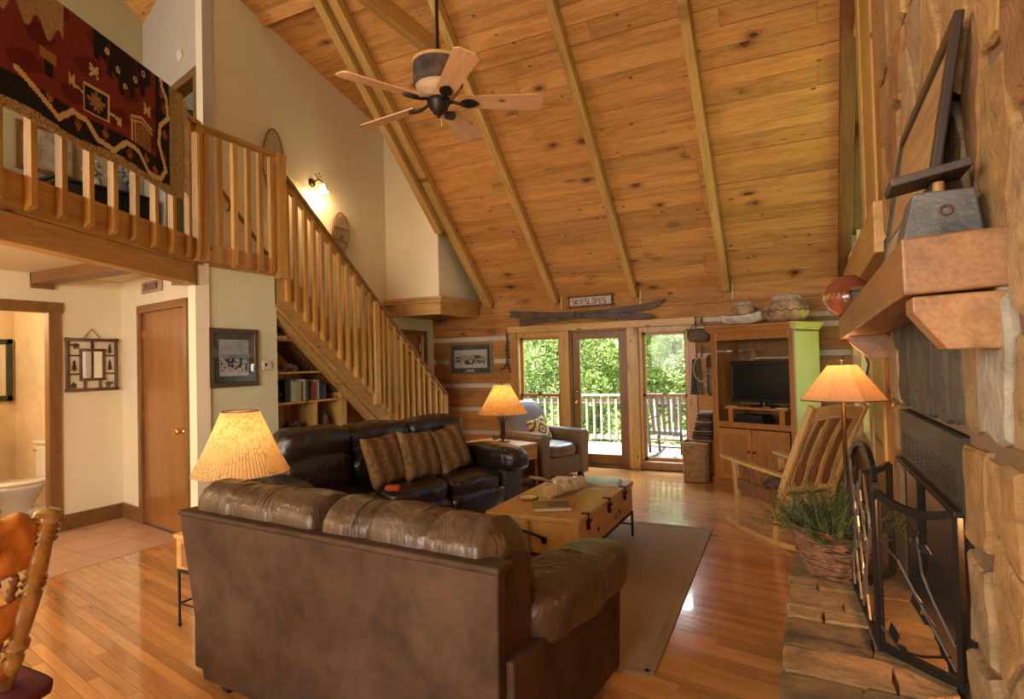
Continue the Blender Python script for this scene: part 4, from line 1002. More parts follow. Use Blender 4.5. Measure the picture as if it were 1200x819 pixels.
# facing direction of the sofa: (.956,-.292); pillows lean back on it
for i, (lx, ly, lz, rz, ro) in enumerate(((.14, .60, .675, R(-93), R(3)), (-.21, .63, .675, R(-98), R(-3)), (-.60, .60, .68, R(-96), R(8)))):
    p = bs_.matrix_basis if False else T(-3.874, 4.487, 0, R(-107)) @ Vector((lx, ly, lz))
    pillow('throw_pillow', ['brown striped chenille pillow nearest the camera on the black sofa', 'brown striped chenille pillow in the middle of the three', 'brown striped chenille pillow nearest the far arm of the sofa'][i], p, rz, R(18), ro, .46, group='striped pillows on the black sofa')
p = T(-3.874, 4.487, 0, R(-107)) @ Vector((.30, .93, .50))
rb = part('red_pouch', MB().box(-.06, .06, -.04, .04, -.02, .02), plain('red_cloth', (.45, .06, .02), .8), bev=.012, loc=p, rot=(0, 0, R(20))); tag(rb, 'small orange red pouch on the black sofa seat', 'pouch')

# ---- taupe leather armchair by the window
ac = thing('leather_armchair', 'taupe leather club armchair in front of the left window', 'armchair', (-3.55, 7.33, 0), R(-111.7))
part('base', MB().box(-.40, .40, .06, .82, .07, .30), M_lchair, ac, bev=.02)
def backf(a, b):
    x = (a*2-1); z = b
    return (x*.32*(1-.10*z**3), .06-.10*z + .0, .30+.62*z-.04*abs(x)**3*z)
mb = MB(); soft(mb, 0, .10, .64, .80, .20, .66, e=4.2, n=14, fn=lambda p, c: Vector((p.x*(1-.10*max(0, (p.z-.6))), p.y-(p.z-.4)*.30+.03, p.z)))
o = part('backrest', mb, M_lchair, ac, smooth=True); weld(o)
softpart('seat_cushion', ac, M_lchair, (0, .50, .37, .54, .66, .18), 5, 12)
for s_ in (-1, 1):
    pf_ = [(s_*.29, .05)]+[(s_*(.36+.085*cos(a)), .53+.085*sin(a)) for a in [pi+.35-(pi+.7)*i/10 if s_ > 0 else pi+.35-(pi+.7)*i/10 for i in range(11)]]+[(s_*.42, .05)]
    part('arm', MB().prism(pf_, .04, .84, 'y'), M_lchair, ac, bev=.025, seg=3, norm=True)
    for y in (.10, .76): part('foot', MB().box(s_*.34-.03, s_*.34+.03, y-.03, y+.03, 0, .08), M_black, ac)
def kil(i):
    a, b = divmod(i % 324, 18); x, y = a/17*2-1, b/17*2-1
    if abs(abs(x)+abs(y)-.55) < .12 or abs(abs(x)+abs(y)-1.25) < .12: return srgb(96, 46, 30)
    if abs(x) < .12 and abs(y) < .14: return srgb(50, 30, 22)
    if abs(abs(y)-.75) < .07 and (int(x*9+20) % 2): return srgb(60, 34, 26)
    return srgb(196, 168, 104)
kp = pillow('kilim_pillow', 'cream and brown geometric pillow on the taupe armchair', T(-3.55, 7.33, 0, R(-111.7)) @ Vector((.02, .38, .60)), R(-105), R(20), R(10), .34, colattr('kilim_weave', .95, .4, 300), th=.13)
print_on(kp, kil)

# ================================================================== TABLES AND LAMPS
def shade_mat(name, c, fibre=.5):
    m = mat(name, c, .8); t = NT(m); t.t.nodes.remove(t.b)
    tc = t.n('ShaderNodeTexCoord'); n1 = t.n('ShaderNodeTexNoise'); n1.inputs['Scale'].default_value = 9; n1.inputs['Detail'].default_value = 5; n1.inputs['Distortion'].default_value = 2.5; t.l(tc.outputs['Object'], n1.inputs['Vector'])
    r_ = t.ramp(n1.outputs['Fac'], [(.475, c), (.502, (.16, .06, .015)), (.529, c)])
    n2 = t.n('ShaderNodeTexNoise'); n2.inputs['Scale'].default_value = 4; t.l(tc.outputs['Object'], n2.inputs['Vector'])
    r2 = t.mix(t.ramp(n2.outputs['Fac'], [(.38, (0, 0, 0)), (.46, (fibre, fibre, fibre))]), c, r_)
    a = t.n('ShaderNodeBsdfDiffuse'); b = t.n('ShaderNodeBsdfTranslucent'); x = t.n('ShaderNodeMixShader'); x.inputs[0].default_value = .6
    t.l(r2, a.inputs[0]); t.l(r2, b.inputs[0]); t.l(a.outputs[0], x.inputs[1]); t.l(b.outputs[0], x.inputs[2]); t.l(x.outputs[0], t.t.nodes['Material Output'].inputs[0]); return m
M_sh1 = shade_mat('parchment_pleated_shade', (.82, .58, .27), .65); M_sh3 = shade_mat('amber_parchment_shade', (.86, .62, .36), .25); M_sh2 = shade_mat('amber_leaf_shade', (.82, .46, .16), .8)
M_bulb = mat('lamp_bulb', (1, .8, .5), .5); M_bulb.node_tree.nodes['Principled BSDF'].inputs['Emission Color'].default_value = (1, .66, .3, 1); M_bulb.node_tree.nodes['Principled BSDF'].inputs['Emission Strength'].default_value = 10
def scroll(mb, cx, cz, ang, s_=1):
    """a C scroll standing out from the stem at bearing ang"""
    pts = []
    for i in range(22):
        a = -2.2+i/21*6.2; r = (.012+.030*abs(sin(i/21*pi*.5+.4)))*s_
        pts.append((cx*s_+r*cos(a), cz+r*1.5*sin(a)))
    mb.tube([(p[0]*cos(ang), p[0]*sin(ang), p[1]) for p in pts], .0055*s_, 6)
def table_lamp(label, loc, r0, r1, zb_, zt__, stem, m_, power, pleats=72, style=0):
    e = thing('table_lamp', label, 'lamp', loc)
    part('base_plate', MB().lathe([(.085, 0), (.085, .012), (.03, .022), (.012, .03)], 20), M_bronze, e, smooth=False)
    part('stem', MB().lathe([(.012, .02), (.020, .05), (.012, .10), (.020, .20), (.024, .26), (.010, .32), (.009, zt__-.03)], 14), M_bronze, e, smooth=True)
    mb = MB()
    if style == 0:
        for k in range(4):
            an = k*pi/2+.4; scroll(mb, .045, .16, an); scroll(mb, .042, .27, an, .9)
    else:
        for k in range(6):
            an = k*pi/3
            mb.tube([(cos(an)*r, sin(an)*r, z) for r, z in ((.02, .05), (.025, .14), (.022, .22), (.045, .29), (.085, .32))], .006, 6)
            mb.tube([(cos(an)*r, sin(an)*r, z) for r, z in ((.02, .09), (.08, .05), (.13, .035), (.15, .06), (.13, .085), (.115, .07))], .006, 6)
    part('scrollwork', mb, M_bronze, e, smooth=True)
    N = pleats*2
    mb = MB().grid(lambda a, b: ((r0+(r1-r0)*b+(.0045 if int(round(a*N)) % 2 else 0))*cos(2*pi*a), (r0+(r1-r0)*b+(.0045 if int(round(a*N)) % 2 else 0))*sin(2*pi*a), zb_+(zt__-zb_)*b-.012*sin(pi*b)), N, 6, cu=True)
    part('lamp_shade', mb, m_, e, smooth=False)
    mb = MB()
    if style == 0: mb.lathe([(r1*.99, 0), (r1*1.01, .0), (r1*1.01, .006), (r1*.99, .006)], 40, T(0, 0, zt__), cap=False)
    else:
        for s_ in (-1, 1): mb.tube([(0, 0, zt__-.02), (s_*.01, 0, zt__+.03), (s_*.035, 0, zt__+.045), (s_*.045, 0, zt__+.02)], .005, 6)
    part('finial', mb, M_bronze, e)
    part('bulb', MB().ball((0, 0, (zb_+zt__)/2+.01), .03, 12), M_bulb, e, smooth=True)
    lamp('table_lamp_light', 'POINT', (loc[0], loc[1], loc[2]+(zb_+zt__)/2+.03), power, (1, .68, .36), shadow_soft_size=.05)
    return e
# near end table (iron stand with a pine box top) and its lamp
e1 = thing('end_table', 'small pine box table on a black iron stand at the left end of the loveseat', 'table', (-3.37, 2.27, 0))
part('box', MB().box(0, .58, 0, .50, .335, .515), M_trunk, e1, bev=.005); part('lid', MB().box(-.012, .592, -.012, .512, .515, .54), M_trunk, e1, bev=.005)
part('drawer_front', MB().box(.06, .52, -.012, 0, .36, .49), M_dark, e1, bev=.003)
fm = MB()
for x in (.01, .57):
    for y in (.01, .49): fm.cyl((x, y, .335), (x, y, .0), .008, n=8).ball((x, y, .01), .013, 8)
for a, b in (((.01, .01), (.57, .01)), ((.01, .49), (.57, .49)), ((.01, .01), (.01, .49)), ((.57, .01), (.57, .49))):
    fm.bar((*a, .325), (*b, .325), .018, .022); fm.cyl((*a, .13), (*b, .13), .006, n=6)
part('iron_stand', fm, M_blk, e1)
table_lamp('table lamp with a wide cream pleated shade behind the loveseat', (-3.09, 2.50, .54), .272, .105, .335, .70, 0, M_sh1, 1.6, 80)
# far end table and lamp
e2 = thing('end_table', 'pine drawer table between the black sofa and the armchair', 'table', (-3.43, 6.50, 0), R(-17))
part('box', MB().box(-.4, .4, -.225, .225, .33, .50), M_trunk, e2, bev=.005); part('lid', MB().box(-.41, .41, -.235, .235, .50, .522), M_trunk, e2, bev=.005)
dr = part('drawer', MB().box(.40, .412, -.19, .19, .35, .485), M_trunk, e2, bev=.003); part('drawer_pull', MB().ball((.425, 0, .42), .016, 10).tube([(.42, -.02, .425), (.435, 0, .395), (.42, .02, .425)], .004, 6), M_blk, dr)
fm = MB()
for x in (-.38, .38):
    for y in (-.2, .2): fm.box(x-.02, x+.02, y-.02, y+.02, 0, .33)
fm.box(-.38, .38, -.2, .2, .10, .125)
part('leg_frame', fm, M_dark, e2)
table_lamp('table lamp with amber leaf-pattern shade beside the taupe armchair', (-3.40, 6.52, .522), .30, .095, .35, .70, 0, M_sh2, 3.0, 80, style=1)

# ---- trunk coffee table
tk = thing('trunk_coffee_table', 'yellow pine trunk coffee table with iron latches on a black iron stand', 'coffee table', (-1.71, 4.31, .010), R(.5))
part('chest', MB().box(-.335, .335, -.665, .665, .215, .425), M_trunk, tk, bev=.006)
part('lid', MB().box(-.345, .345, -.675, .675, .427, .462), M_trunk, tk, bev=.006)
fm = MB()
for x in (-.33, .33):
    for y in (-.66, .66): fm.box(x-.009, x+.009, y-.009, y+.009, 0, .215)
for y in (-.66, .66): fm.bar((-.33, y, .205), (.33, y, .205), .018, .02); fm.bar((-.33, y, .10), (.33, y, .10), .012, .012)
for x in (-.33, .33): fm.bar((x, -.66, .205), (x, .66, .205), .018, .02)
fm.bar((0, -.66, .10), (0, .66, .10), .012, .012)
part('iron_stand', fm, M_blk, tk)
for y in (-.50, -.02, .40):
    lt = part('latch', MB().box(.336, .350, y-.012, y+.012, .36, .47).box(.30, .350, y-.02, y+.02, .462, .468).ball((.352, y, .375), .016, 8, sz=(.5, 1, 1.3)).tube([(.35, y-.02, .40), (.362, y-.02, .43), (.362, y+.02, .43), (.35, y+.02, .40)], .004, 6), M_blk, tk)
for x in (.18, -.18): part('latch', MB().ball((.337, x*1.5, .30), .013, 6, sz=(.5, 1, 1.6)), M_blk, tk)
part('side_handle', MB().tube([(-.10, -.668, .345), (-.07, -.685, .36), (0, -.69, .35), (.07, -.685, .33), (.09, -.668, .31)], [.013, .011, .010, .011, .015], 8).ball((-.10, -.67, .34), .022, 8, sz=(1, .4, 1.2)).ball((.09, -.67, .305), .022, 8, sz=(1, .4, 1.2)), M_blk, tk, smooth=True)
part('wood_knot', MB().ball((.336, .17, .28), .035, 8, sz=(.05, 1.3, .5)), M_trim, tk)
ab = thing('photo_album', 'wooden-covered album with a leather patch on the near end of the trunk', 'album', (-1.64, 3.85, .472), R(28))
part('pages', MB().box(-.125, .125, -.085, .085, .004, .026), M_page, ab); part('back_cover', MB().box(-.13, .13, -.09, .09, 0, .005), M_mant, ab)
cv = part('front_cover', MB().box(-.13, .13, -.09, .09, .026, .034), M_trim, ab, bev=.002); part('leather_patch', MB().box(-.02, .11, -.06, .06, .034, .037), M_lbrown, cv)
bt = thing('birch_bark_log', 'half birch log candle holder wrapped in pale bark on the trunk', 'candle holder', (-1.72, 4.32, .472), R(72))
mb = MB().grid(lambda a, b: (-.20+.40*a, .058*cos(pi*(-.12+1.24*b))*(1+.08*sin(a*19)), .046+.062*sin(pi*(-.12+1.24*b))*(1+.1*sin(a*13+b*5))), 20, 12)
part('bark', mb, plain('pale_bark', (.52, .42, .24), .8, .6, 35, amt=.5, vs=14), bt, smooth=True, solid=.004)
for x in (-.12, 0, .12): part('candle', MB().cyl((x, 0, .10), (x, 0, .122), .019, n=12), M_page, bt)
part('log_end', MB().lathe([(.001, 0), (.05, 0), (.052, .006), (.001, .008)], 16, T(-.203, 0, .05, 0, 0, R(90))), M_light, bt)
for i, (dx, rz, c) in enumerate(((0, 8, (.05, .07, .06)), (.006, 11, (.30, .31, .28)), (-.004, 6, (.12, .14, .13)))):
    mg = thing('magazine', ['bottom magazine of the pile on the trunk, dark cover', 'middle magazine of the pile on the trunk', 'top magazine of the pile on the trunk, with grey green landscape cover'][i], 'magazine', (-1.58+dx, 4.80, .472+.008*i), R(rz), 'magazines on the trunk')
    part('pages', MB().box(-.14, .14, -.11, .11, .0005, .0065), M_page, mg)
    part('cover', MB().box(-.142, .142, -.112, .112, .0065, .0078), plain('magazine_cover_%d' % i, c, .3, amt=.6, vs=22), mg)
co = thing('wood_slice', 'round bark-edged wood slice on the left of the trunk top', 'coaster', (-1.92, 4.06, .472)); part('slice', MB().lathe([(.065, 0), (.07, .01), (.065, .02), (.001, .021)], 14), M_light, co); part('bark_edge', MB().lathe([(.072, 0), (.076, .01), (.072, .02)], 14, cap=False), M_trim, co, solid=.006)
rc = part('remote_control', MB().box(-.02, .02, -.09, .09, 0, .018), M_black, bev=.004, loc=(-1.85, 4.42, .472), rot=(0, 0, R(38))); tag(rc, 'black remote control lying behind the wood slice', 'remote control')
pd_ = part('canoe_paddle', MB().box(-.012, .012, -.30, .16, .0, .016).ball((0, .24, .008), .09, 12, sz=(.55, 1.25, .09)), M_trim, loc=(-1.96, 4.66, .472), rot=(0, 0, R(60)), bev=.003); tag(pd_, 'small dark wooden paddle lying across the far left of the trunk', 'paddle')

# ---- area rug
m = mat('sisal_weave', (.16, .12, .085), .95, spec=.1); t = NT(m); v = t.coords((1, 1, 1), False)
ck = t.n('ShaderNodeTexChecker'); ck.inputs['Scale'].default_value = 85; ck.inputs['Color1'].default_value = (.46, .36, .24, 1); ck.inputs['Color2'].default_value = (.23, .17, .11, 1); t.l(v, ck.inputs['Vector'])
n_ = t.noise(v, 160, 3); t.color(t.mix(t.ramp(n_, [(.35, (0, 0, 0)), (.65, (1, 1, 1))]), ck.outputs[0], (.34, .26, .17))); t.bump(n_, .7, .01)
ar = thing('area_rug', 'flat brown woven rug with a bound edge under the trunk table', 'rug', (0, 0, 0))
RP = [(-2.38, 2.84), (-.73, 2.84), (-.83, 5.41), (-2.42, 5.38)]
part('weave', MB().prism(RP, .0, .010), m, ar)
M_bind = plain('rug_binding', (.27, .19, .11), .9)
part('binding', MB().bar((-2.38, 2.84, .007), (-.73, 2.84, .007), .05, .013).bar((-.73, 2.84, .007), (-.83, 5.41, .007), .05, .013).bar((-.83, 5.41, .007), (-2.42, 5.38, .007), .05, .013), M_bind, ar)
# ================================================================== ROCKING CHAIR (faces away, towards the windows)
rk = thing('rocking_chair', 'slatted light and dark wood rocking chair facing the windows', 'rocking chair', (-.17, 5.42, 0), R(41))
# local +y = its front; x to its right
def curve(p0, p1, p2, n=10):
    return [tuple(p0[i]*(1-t)**2+2*p1[i]*t*(1-t)+p2[i]*t*t for i in range(3)) for t in [k/n for k in range(n+1)]]
for s_ in (-1, 1):
    x = s_*.235
    mb = MB(); pts = curve((x, -.62, .10), (x, .0, -.065), (x, .56, .055), 14)
    for a, b in zip(pts, pts[1:]): mb.bar(a, b, .032, .04)
    part('rocker', mb, M_lightx, rk, bev=.003)
    mb = MB(); pts = curve((x, -.09, .03), (x, -.14, .38), (x, -.23, .55), 8)+curve((x, -.23, .55), (x, -.36, .82), (x, -.53, 1.12), 8)[1:]
    for i, (a, b) in enumerate(zip(pts, pts[1:])): mb.bar(a, b, .035, .055, (0, 1, 0))
    part('back_post', mb, M_light, rk, bev=.004)
    mb = MB(); pts = curve((x, .40, .02), (x, .37, .3), (x, .42, .58), 8)
    for a, b in zip(pts, pts[1:]): mb.bar(a, b, .035, .05, (0, 1, 0))
    part('front_leg', mb, M_light, rk, bev=.004)
    mb = MB(); pts = curve((x*1.02, -.25, .56), (x*1.08, .1, .575), (x*1.15, .52, .62), 8)
    for i, (a, b) in enumerate(zip(pts, pts[1:])): mb.bar(a, b, .055+.03*(i/8), .026)
    part('armrest', mb, M_lightx, rk, bev=.006, seg=2)
    part('seat_rail', MB().bar((x, -.16, .36), (x, .41, .40), .028, .10), M_dark, rk, bev=.004)
    mb = MB()
    for k in range(5): mb.bar((x, .06+k*.06, .44), (x*1.04, .20+k*.045-.10, .57), .010, .012)
    for k in range(4): mb.bar((x, .02+k*.05, .43), (x*1.04, .28+k*.02, .575), .009, .010)
    part('arm_spindles', mb, M_dark, rk)
mb = MB()
for k in range(9):
    part('seat_slat', MB().bar((-.225, -.13+k*.064, .41+.012*math.cos(k)), (.225, -.13+k*.064, .41+.012*math.cos(k)), .05, .016), M_dark if k % 2 else M_light, rk, bev=.003)
part('front_rail', MB().bar((-.235, .41, .385), (.235, .41, .385), .03, .07), M_lightx, rk, bev=.004)
part('rear_rail', MB().bar((-.235, -.17, .36), (.235, -.17, .36), .03, .08), M_lightx, rk, bev=.004); part('back_lower_rail', MB().bar((-.225, -.21, .47), (.225, -.21, .47), .03, .06, (0, .3, 1)), M_lightx, rk, bev=.004)
# curved crest rail
mb = MB()
for k in range(10):
    f = lambda q: (-.235+.47*q/10, -.49-.035*sin(pi*q/10), 1.045+.035*sin(pi*q/10))
    mb.bar(f(k), f(k+1), .03, .10, (0, -.48, 1))
part('crest_rail', mb, M_lightx, rk, bev=.003)
for k in range(7):
    x = -.186+k*.062
    mb = MB(); pts = curve((x, -.22, .48), (x, -.30, .75), (x, -.475-.03*cos(x*5), 1.02), 6)
    for a, b in zip(pts, pts[1:]): mb.bar(a, b, .046 if k % 2 else .034, .014, (0, 1, 0))
    part('back_slat', mb, M_dark if k % 2 else M_light, rk)
cp_ = T(-.17, 5.42, 0, R(41)) @ Vector((-.02, -.02, .50))
pillow('seat_cushion', 'dark patterned cushion lying in the rocking chair', cp_, R(41), R(60), 0, .36, plain('dark_tapestry', (.12, .06, .05), .9, .4, 50, amt=.7, vs=14), th=.13)
bb = part('folded_blanket', MB().box(-.14, .14, -.10, .10, 0, .16), plain('blue_white_blanket', (.16, .20, .30), .9, .5, 40, amt=.8, vs=12), loc=(-.02, 5.98, 0), rot=(0, 0, R(20)), bev=.04, seg=3); tag(bb, 'folded blue and white blanket on the floor behind the rocking chair', 'blanket')

# ================================================================== ARMOIRE with television
am = thing('armoire', 'honey oak television armoire with a pale green side, standing across the right corner', 'armoire', (-1.05, 7.46, 0), R(-25))
# local x along the front (0..1.0), y towards the corner (0..0.56)
W_, D_, H_ = 1.0, .56, 1.78
M_green = plain('pale_green_paint', (.53, .43, .10), .45, .05, 30, amt=.06)
part('side_panel', MB().box(0, .03, 0, D_, 0, H_), M_arm, am)
part('side_panel', MB().box(W_-.03, W_, .005, D_, 0, H_), M_green, am, label='pale green side panel')
part('back_panel', MB().box(.03, W_-.03, D_-.015, D_, 0, H_), M_trim, am)
part('face_frame', MB().box(0, .075, -.022, .0, 0, H_).box(W_-.06, W_, -.022, .0, 0, H_).box(.075, W_-.06, -.022, 0, H_-.09, H_).box(.075, W_-.06, -.022, 0, .68, .745).box(.075, W_-.06, -.022, 0, 0, .07), M_arm, am, bev=.004)
part('top_panel', MB().box(0, W_, 0, D_, H_-.02, H_), M_arm, am); part('shelf', MB().box(.03, W_-.03, 0, D_-.015, .70, .725), M_armx, am)
for z, o_, m_, nm in ((H_, .02, M_armx, 'crown'), (H_+.022, .04, M_armx, 'crown'), (H_+.05, .058, M_armx, 'crown')):
    part(nm, MB().box(-o_, W_*.985, -.02-o_, D_*.4, z, z+.03), m_, am, bev=.008)
    part(nm, MB().box(W_*.985, W_+o_, -.02-o_, D_, z, z+.03), M_green, am, bev=.008, label='green return of the crown moulding')
for x0, x1 in ((.085, .495), (.505, .93)):
    d_ = part('door', MB().box(x0, x1, -.036, -.023, .08, .67), M_arm, am, bev=.003)
    mb = MB()
    for k in range(int((x1-x0-.12)/.026)): mb.box(x0+.062+k*.026, x0+.082+k*.026, -.042, -.035, .15, .60)
    part('beadboard', mb, M_arm, d_, bev=.003); part('door_frame', MB().box(x0, x0+.055, -.046, -.036, .08, .67).box(x1-.055, x1, -.046, -.036, .08, .67).box(x0, x1, -.0455, -.036, .08, .14).box(x0, x1, -.0455, -.036, .61, .67), M_arm, d_, bev=.003)
    part('knob', MB().ball(((x1-.028) if x0 < .3 else (x0+.028), -.058, .42), .014, 10), M_bronze, d_)
TVF = T(-1.05, 7.46, 0, R(-25))
def onarm(o, x, y, z, rz=0): o.matrix_world = TVF @ T(x, y, z, rz); return o
rs = onarm(thing('television_riser', 'small honey oak riser shelf under the television', 'shelf'), .50, .22, .725)
part('top', MB().box(-.38, .38, -.18, .16, .165, .19), M_armx, rs, bev=.004)
for x in (-.34, .28): part('leg', MB().box(x, x+.06, -.17, .15, 0, .165), M_arm, rs)
tv = onarm(thing('television', 'black flat screen television in the oak armoire', 'television'), .51, .22, .916)
part('bezel', MB().box(-.385, .385, -.035, .03, .055, .53), M_black, tv, bev=.008); part('screen', MB().box(-.355, .355, -.038, -.034, .085, .505), M_screen, tv); part('stand', MB().lathe([(.16, 0), (.16, .012), (.04, .02), (.04, .07)], 24, Matrix.Diagonal((1, .7, 1, 1))), M_black, tv)
part('side_strip', MB().box(-.372, -.362, -.038, -.034, .10, .49), M_chrome, tv)
vc = onarm(thing('media_player', 'black media player box under the riser shelf', 'electronics'), .42, .18, .725); part('case', MB().box(-.19, .17, -.14, .12, 0, .055), M_black, vc, bev=.003); part('display', MB().box(-.05, .06, -.142, -.139, .02, .035), M_bronze, vc)
vc = onarm(thing('cable_box', 'black cable box stacked on the media player under the riser', 'electronics'), .42, .18, .7805); part('case', MB().box(-.17, .15, -.12, .10, 0, .045), M_black, vc, bev=.003); part('button_row', MB().box(.02, .12, -.122, -.119, .015, .03), M_chrome, vc)
for x, c, lb in ((.22, (.30, .30, .12), 'thin yellow green booklet at the left end of the riser shelf'), (.82, (.35, .32, .22), 'pale folded paper at the right end of the riser shelf')):
    o = onarm(part('booklet', MB().box(-.07, .07, -.08, .06, 0, .012), plain('booklet_%d' % int(x*100), c, .5), bev=.002), x, .10, .916); tag(o, lb, 'booklet')
# metal bracket and cord inside
ck_ = onarm(thing('swing_arm_bracket', 'grey metal bracket on the armoire wall above the television', 'bracket'), .06, .3, 1.56); part('arm', MB().box(-.02, .34, -.06, -.03, 0, .015).box(.31, .34, -.06, -.03, -.20, 0), M_chrome, ck_)
wt = onarm(thing('white_cord', 'pale cord running along the top of the television', 'cord'), .5, .27, 1.47); part('cord', MB().tube([(-.18, 0, -.06), (-.15, 0, 0), (.0, 0, .008), (.2, 0, .005), (.4, 0, .01)], .006, 6), M_white, wt)
# birch bark vessels on top
M_birch = plain('birch_bark', (.50, .41, .30), .85, .5, 40, amt=.45, vs=8); M_bark2 = plain('old_woven_bark', (.40, .25, .13), .85, .6, 60, amt=.55, vs=10)
def pot(name, label, cat, x, y, prof, m_, rim=None, sx=1, rz=0):
    e = onarm(thing(name, label, cat), x, y, H_+.081, rz)
    part('body', MB().lathe(prof, 26, Matrix.Diagonal((sx, .9, 1, 1)), cap=False), m_, e, smooth=True, solid=.008)
    return e
cn = onarm(thing('birch_bark_canoe', 'white birch bark canoe on top of the armoire under the small bark basket', 'canoe'), .29, .18, H_+.081)
part('hull', MB().grid(lambda a, b: ((a*2-1)*.26, (b*2-1)*.085*(1-(a*2-1)**4)**.5, .02+.10*abs(b*2-1)**1.6*(1-.0*a)+.035*abs(a*2-1)**3), 24, 8), plain('white_birch_bark', (.62, .56, .46), .8, .3, 40, amt=.3, vs=12), cn, smooth=True, solid=.01)
part('lashing', MB().tube([(-.26+.52*k/14, -.085*(1-(-1+2*k/14)**4)**.5, .122+.035*abs(-1+2*k/14)**3) for k in range(15)], .006, 6), M_twig, cn)
part('keel_block', MB().box(-.12, .12, -.03, .03, 0, .022), M_twig, cn)
b1 = pot('bark_basket', 'smaller round bark basket standing in the birch canoe', 'basket', .30, .20, [(.07, .0), (.14, .05), (.145, .11), (.125, .17), (.095, .19)], M_bark2)
b1.matrix_world = TVF @ T(.27, .25, H_+.081+.055)
mb = MB()
for k in range(22): a = 2*pi*k/22; mb.box(-.011, .011, -.006, .006, .0, .048, T(.10*cos(a), .092*sin(a), .18, a+pi/2, R(-14)))
part('stitched_rim', mb, M_birch, b1)
b2 = pot('bark_basket', 'larger round bark basket with dark lacing at the right of the armoire top', 'basket', .80, .24, [(.14, 0), (.20, .05), (.235, .12), (.225, .18), (.175, .235), (.15, .25)], M_bark2)
mb = MB()
for k in range(30): a = 2*pi*k/30; mb.box(-.012, .012, -.006, .006, .0, .062, T(.155*cos(a), .14*sin(a), .24, a+pi/2, R(-14)))
part('stitched_rim', mb, M_birch, b2)
part('root_lacing', MB().tube([(.238*cos(2*pi*k/60), .215*sin(2*pi*k/60), .135+.012*sin(k*1.7)) for k in range(60)], .006, 6, closed=True), M_twig, b2)

# ================================================================== BY THE RIGHT WINDOW
M_wick = plain('wicker', (.36, .20, .075), .8, .3, 60, amt=.35, vs=20, var=None)
def woven(mb, w0, d0, w1, d1, z0, z1, rows, per, r=.008):
    """rows of weavers passing in and out of uprights, round a rounded rectangle"""
    def ring(t, w, d):
        a = 2*pi*t; c, s = cos(a), sin(a); k = (abs(c)**4+abs(s)**4)**.25
        return w/2*c/k, d/2*s/k, c, s
    for i in range(rows):
        f = i/(rows-1); w, d = w0+(w1-w0)*f, d0+(d1-d0)*f; z = z0+(z1-z0)*f
        pts = []
        for j in range(per):
            x, y, c, s = ring(j/per, w, d); o = r*.9*(1 if (j+i) % 2 else -1); pts.append((x+c*o, y+s*o, z))
        mb.tube(pts, r, 5, closed=True)
wb_ = thing('wicker_hamper', 'square wicker basket on the floor between the right window and the armoire', 'basket', (-1.27, 7.55, 0), R(-4))
mb = MB(); woven(mb, .29, .30, .31, .32, .012, .46, 26, 40, .009); part('weave', mb, M_wick, wb_, smooth=True)
part('liner', MB().box(-.135, .135, -.14, .14, .004, .45), M_trim, wb_, bev=.02)
part('rim', MB().tube([(x*.16, y*.165, .47) for x, y in ((-1, -.9), (-.9, -1), (.9, -1), (1, -.9), (1, .9), (.9, 1), (-.9, 1), (-1, .9))], .013, 6, closed=True), M_wick, wb_)
bl = thing('stacked_blankets', 'dark brown folded blankets piled up out of the wicker hamper', 'blankets', (-1.20, 7.58, .486), R(-6))
M_bl = [plain('dark_brown_wool', (.055, .028, .018), .95, .5, 60, amt=.5, vs=12), plain('flecked_wool', (.28, .17, .09), .95, .5, 60, amt=.6, vs=30)]
z = 0; rr = random.Random(2)
for k in range(9):
    h = .045 if k % 3 else .022; off = .045*k/9
    softpart('folded_blanket', bl, M_bl[0 if k % 3 else 1], (off, 0, z+h/2, .27-.012*k, .24, h*1.12), 5, 8, cushdef(60+k, 9, .006)); z += h
# fishing creel, net, gaiters hanging from the corner post
cr_ = thing('fishing_creel', 'dark leather-lidded fishing creel hanging right of the right window', 'creel', (-1.28, YB-.13, 1.70))
part('basket', MB().lathe([(.10, 0), (.135, .05), (.14, .10), (.13, .15), (.001, .152)], 18, Matrix.Diagonal((1.05, .6, 1, 1))), plain('dark_wicker', (.13, .09, .05), .8, .5, 80, amt=.5, vs=30), cr_, smooth=True)
part('lid', MB().lathe([(.145, .15), (.14, .165), (.001, .175)], 18, Matrix.Diagonal((1.05, .65, 1, 1))), M_carv, cr_, smooth=True); part('strap', MB().bar((.0, -.085, .02), (.0, -.09, .16), .025, .004).tube([(-.12, 0, .15), (0, .06, .30), (.12, 0, .15)], .006, 6), M_carv, cr_)
hk = thing('iron_hook', 'small dark iron hook on the log above the creel', 'hook', (-1.25, YB-.005, 1.98)); part('hook', MB().tube([(0, 0, .05), (0, -.03, .03), (0, -.05, -.03), (0, -.09, -.02)], .008, 6), M_blk, hk)
nw = thing('fishing_net', 'wooden-hooped landing net hanging over dark cloth beside the right window', 'fishing net', (-1.26, YB-.05, 1.30))
part('hoop', MB().tube([(.105*sin(2*pi*k/24), -.01, .05+.16*cos(2*pi*k/24)) for k in range(24)], .007, 6, closed=True), M_light, nw, smooth=True)
part('handle', MB().bar((0, -.01, .20), (.0, -.01, .36), .022, .012), M_blk, nw)
mb = MB()
for k in range(-3, 4): mb.bar((k*.027, -.012, .05+.15*(1-(k/3.9)**2)**.5), (k*.015, -.03, -.28), .003, .003)
for k in range(7): mb.bar((-.08+.006*k, -.014, .10-k*.055), (.08-.006*k, -.014, .10-k*.055), .003, .003)
part('netting', mb, plain('net_cord', (.34, .24, .13), .8), nw, kind='stuff')
dg = thing('dark_green_vest', 'dark green cloth vest hanging beside the landing net', 'vest', (-1.33, YB-.03, 1.36))
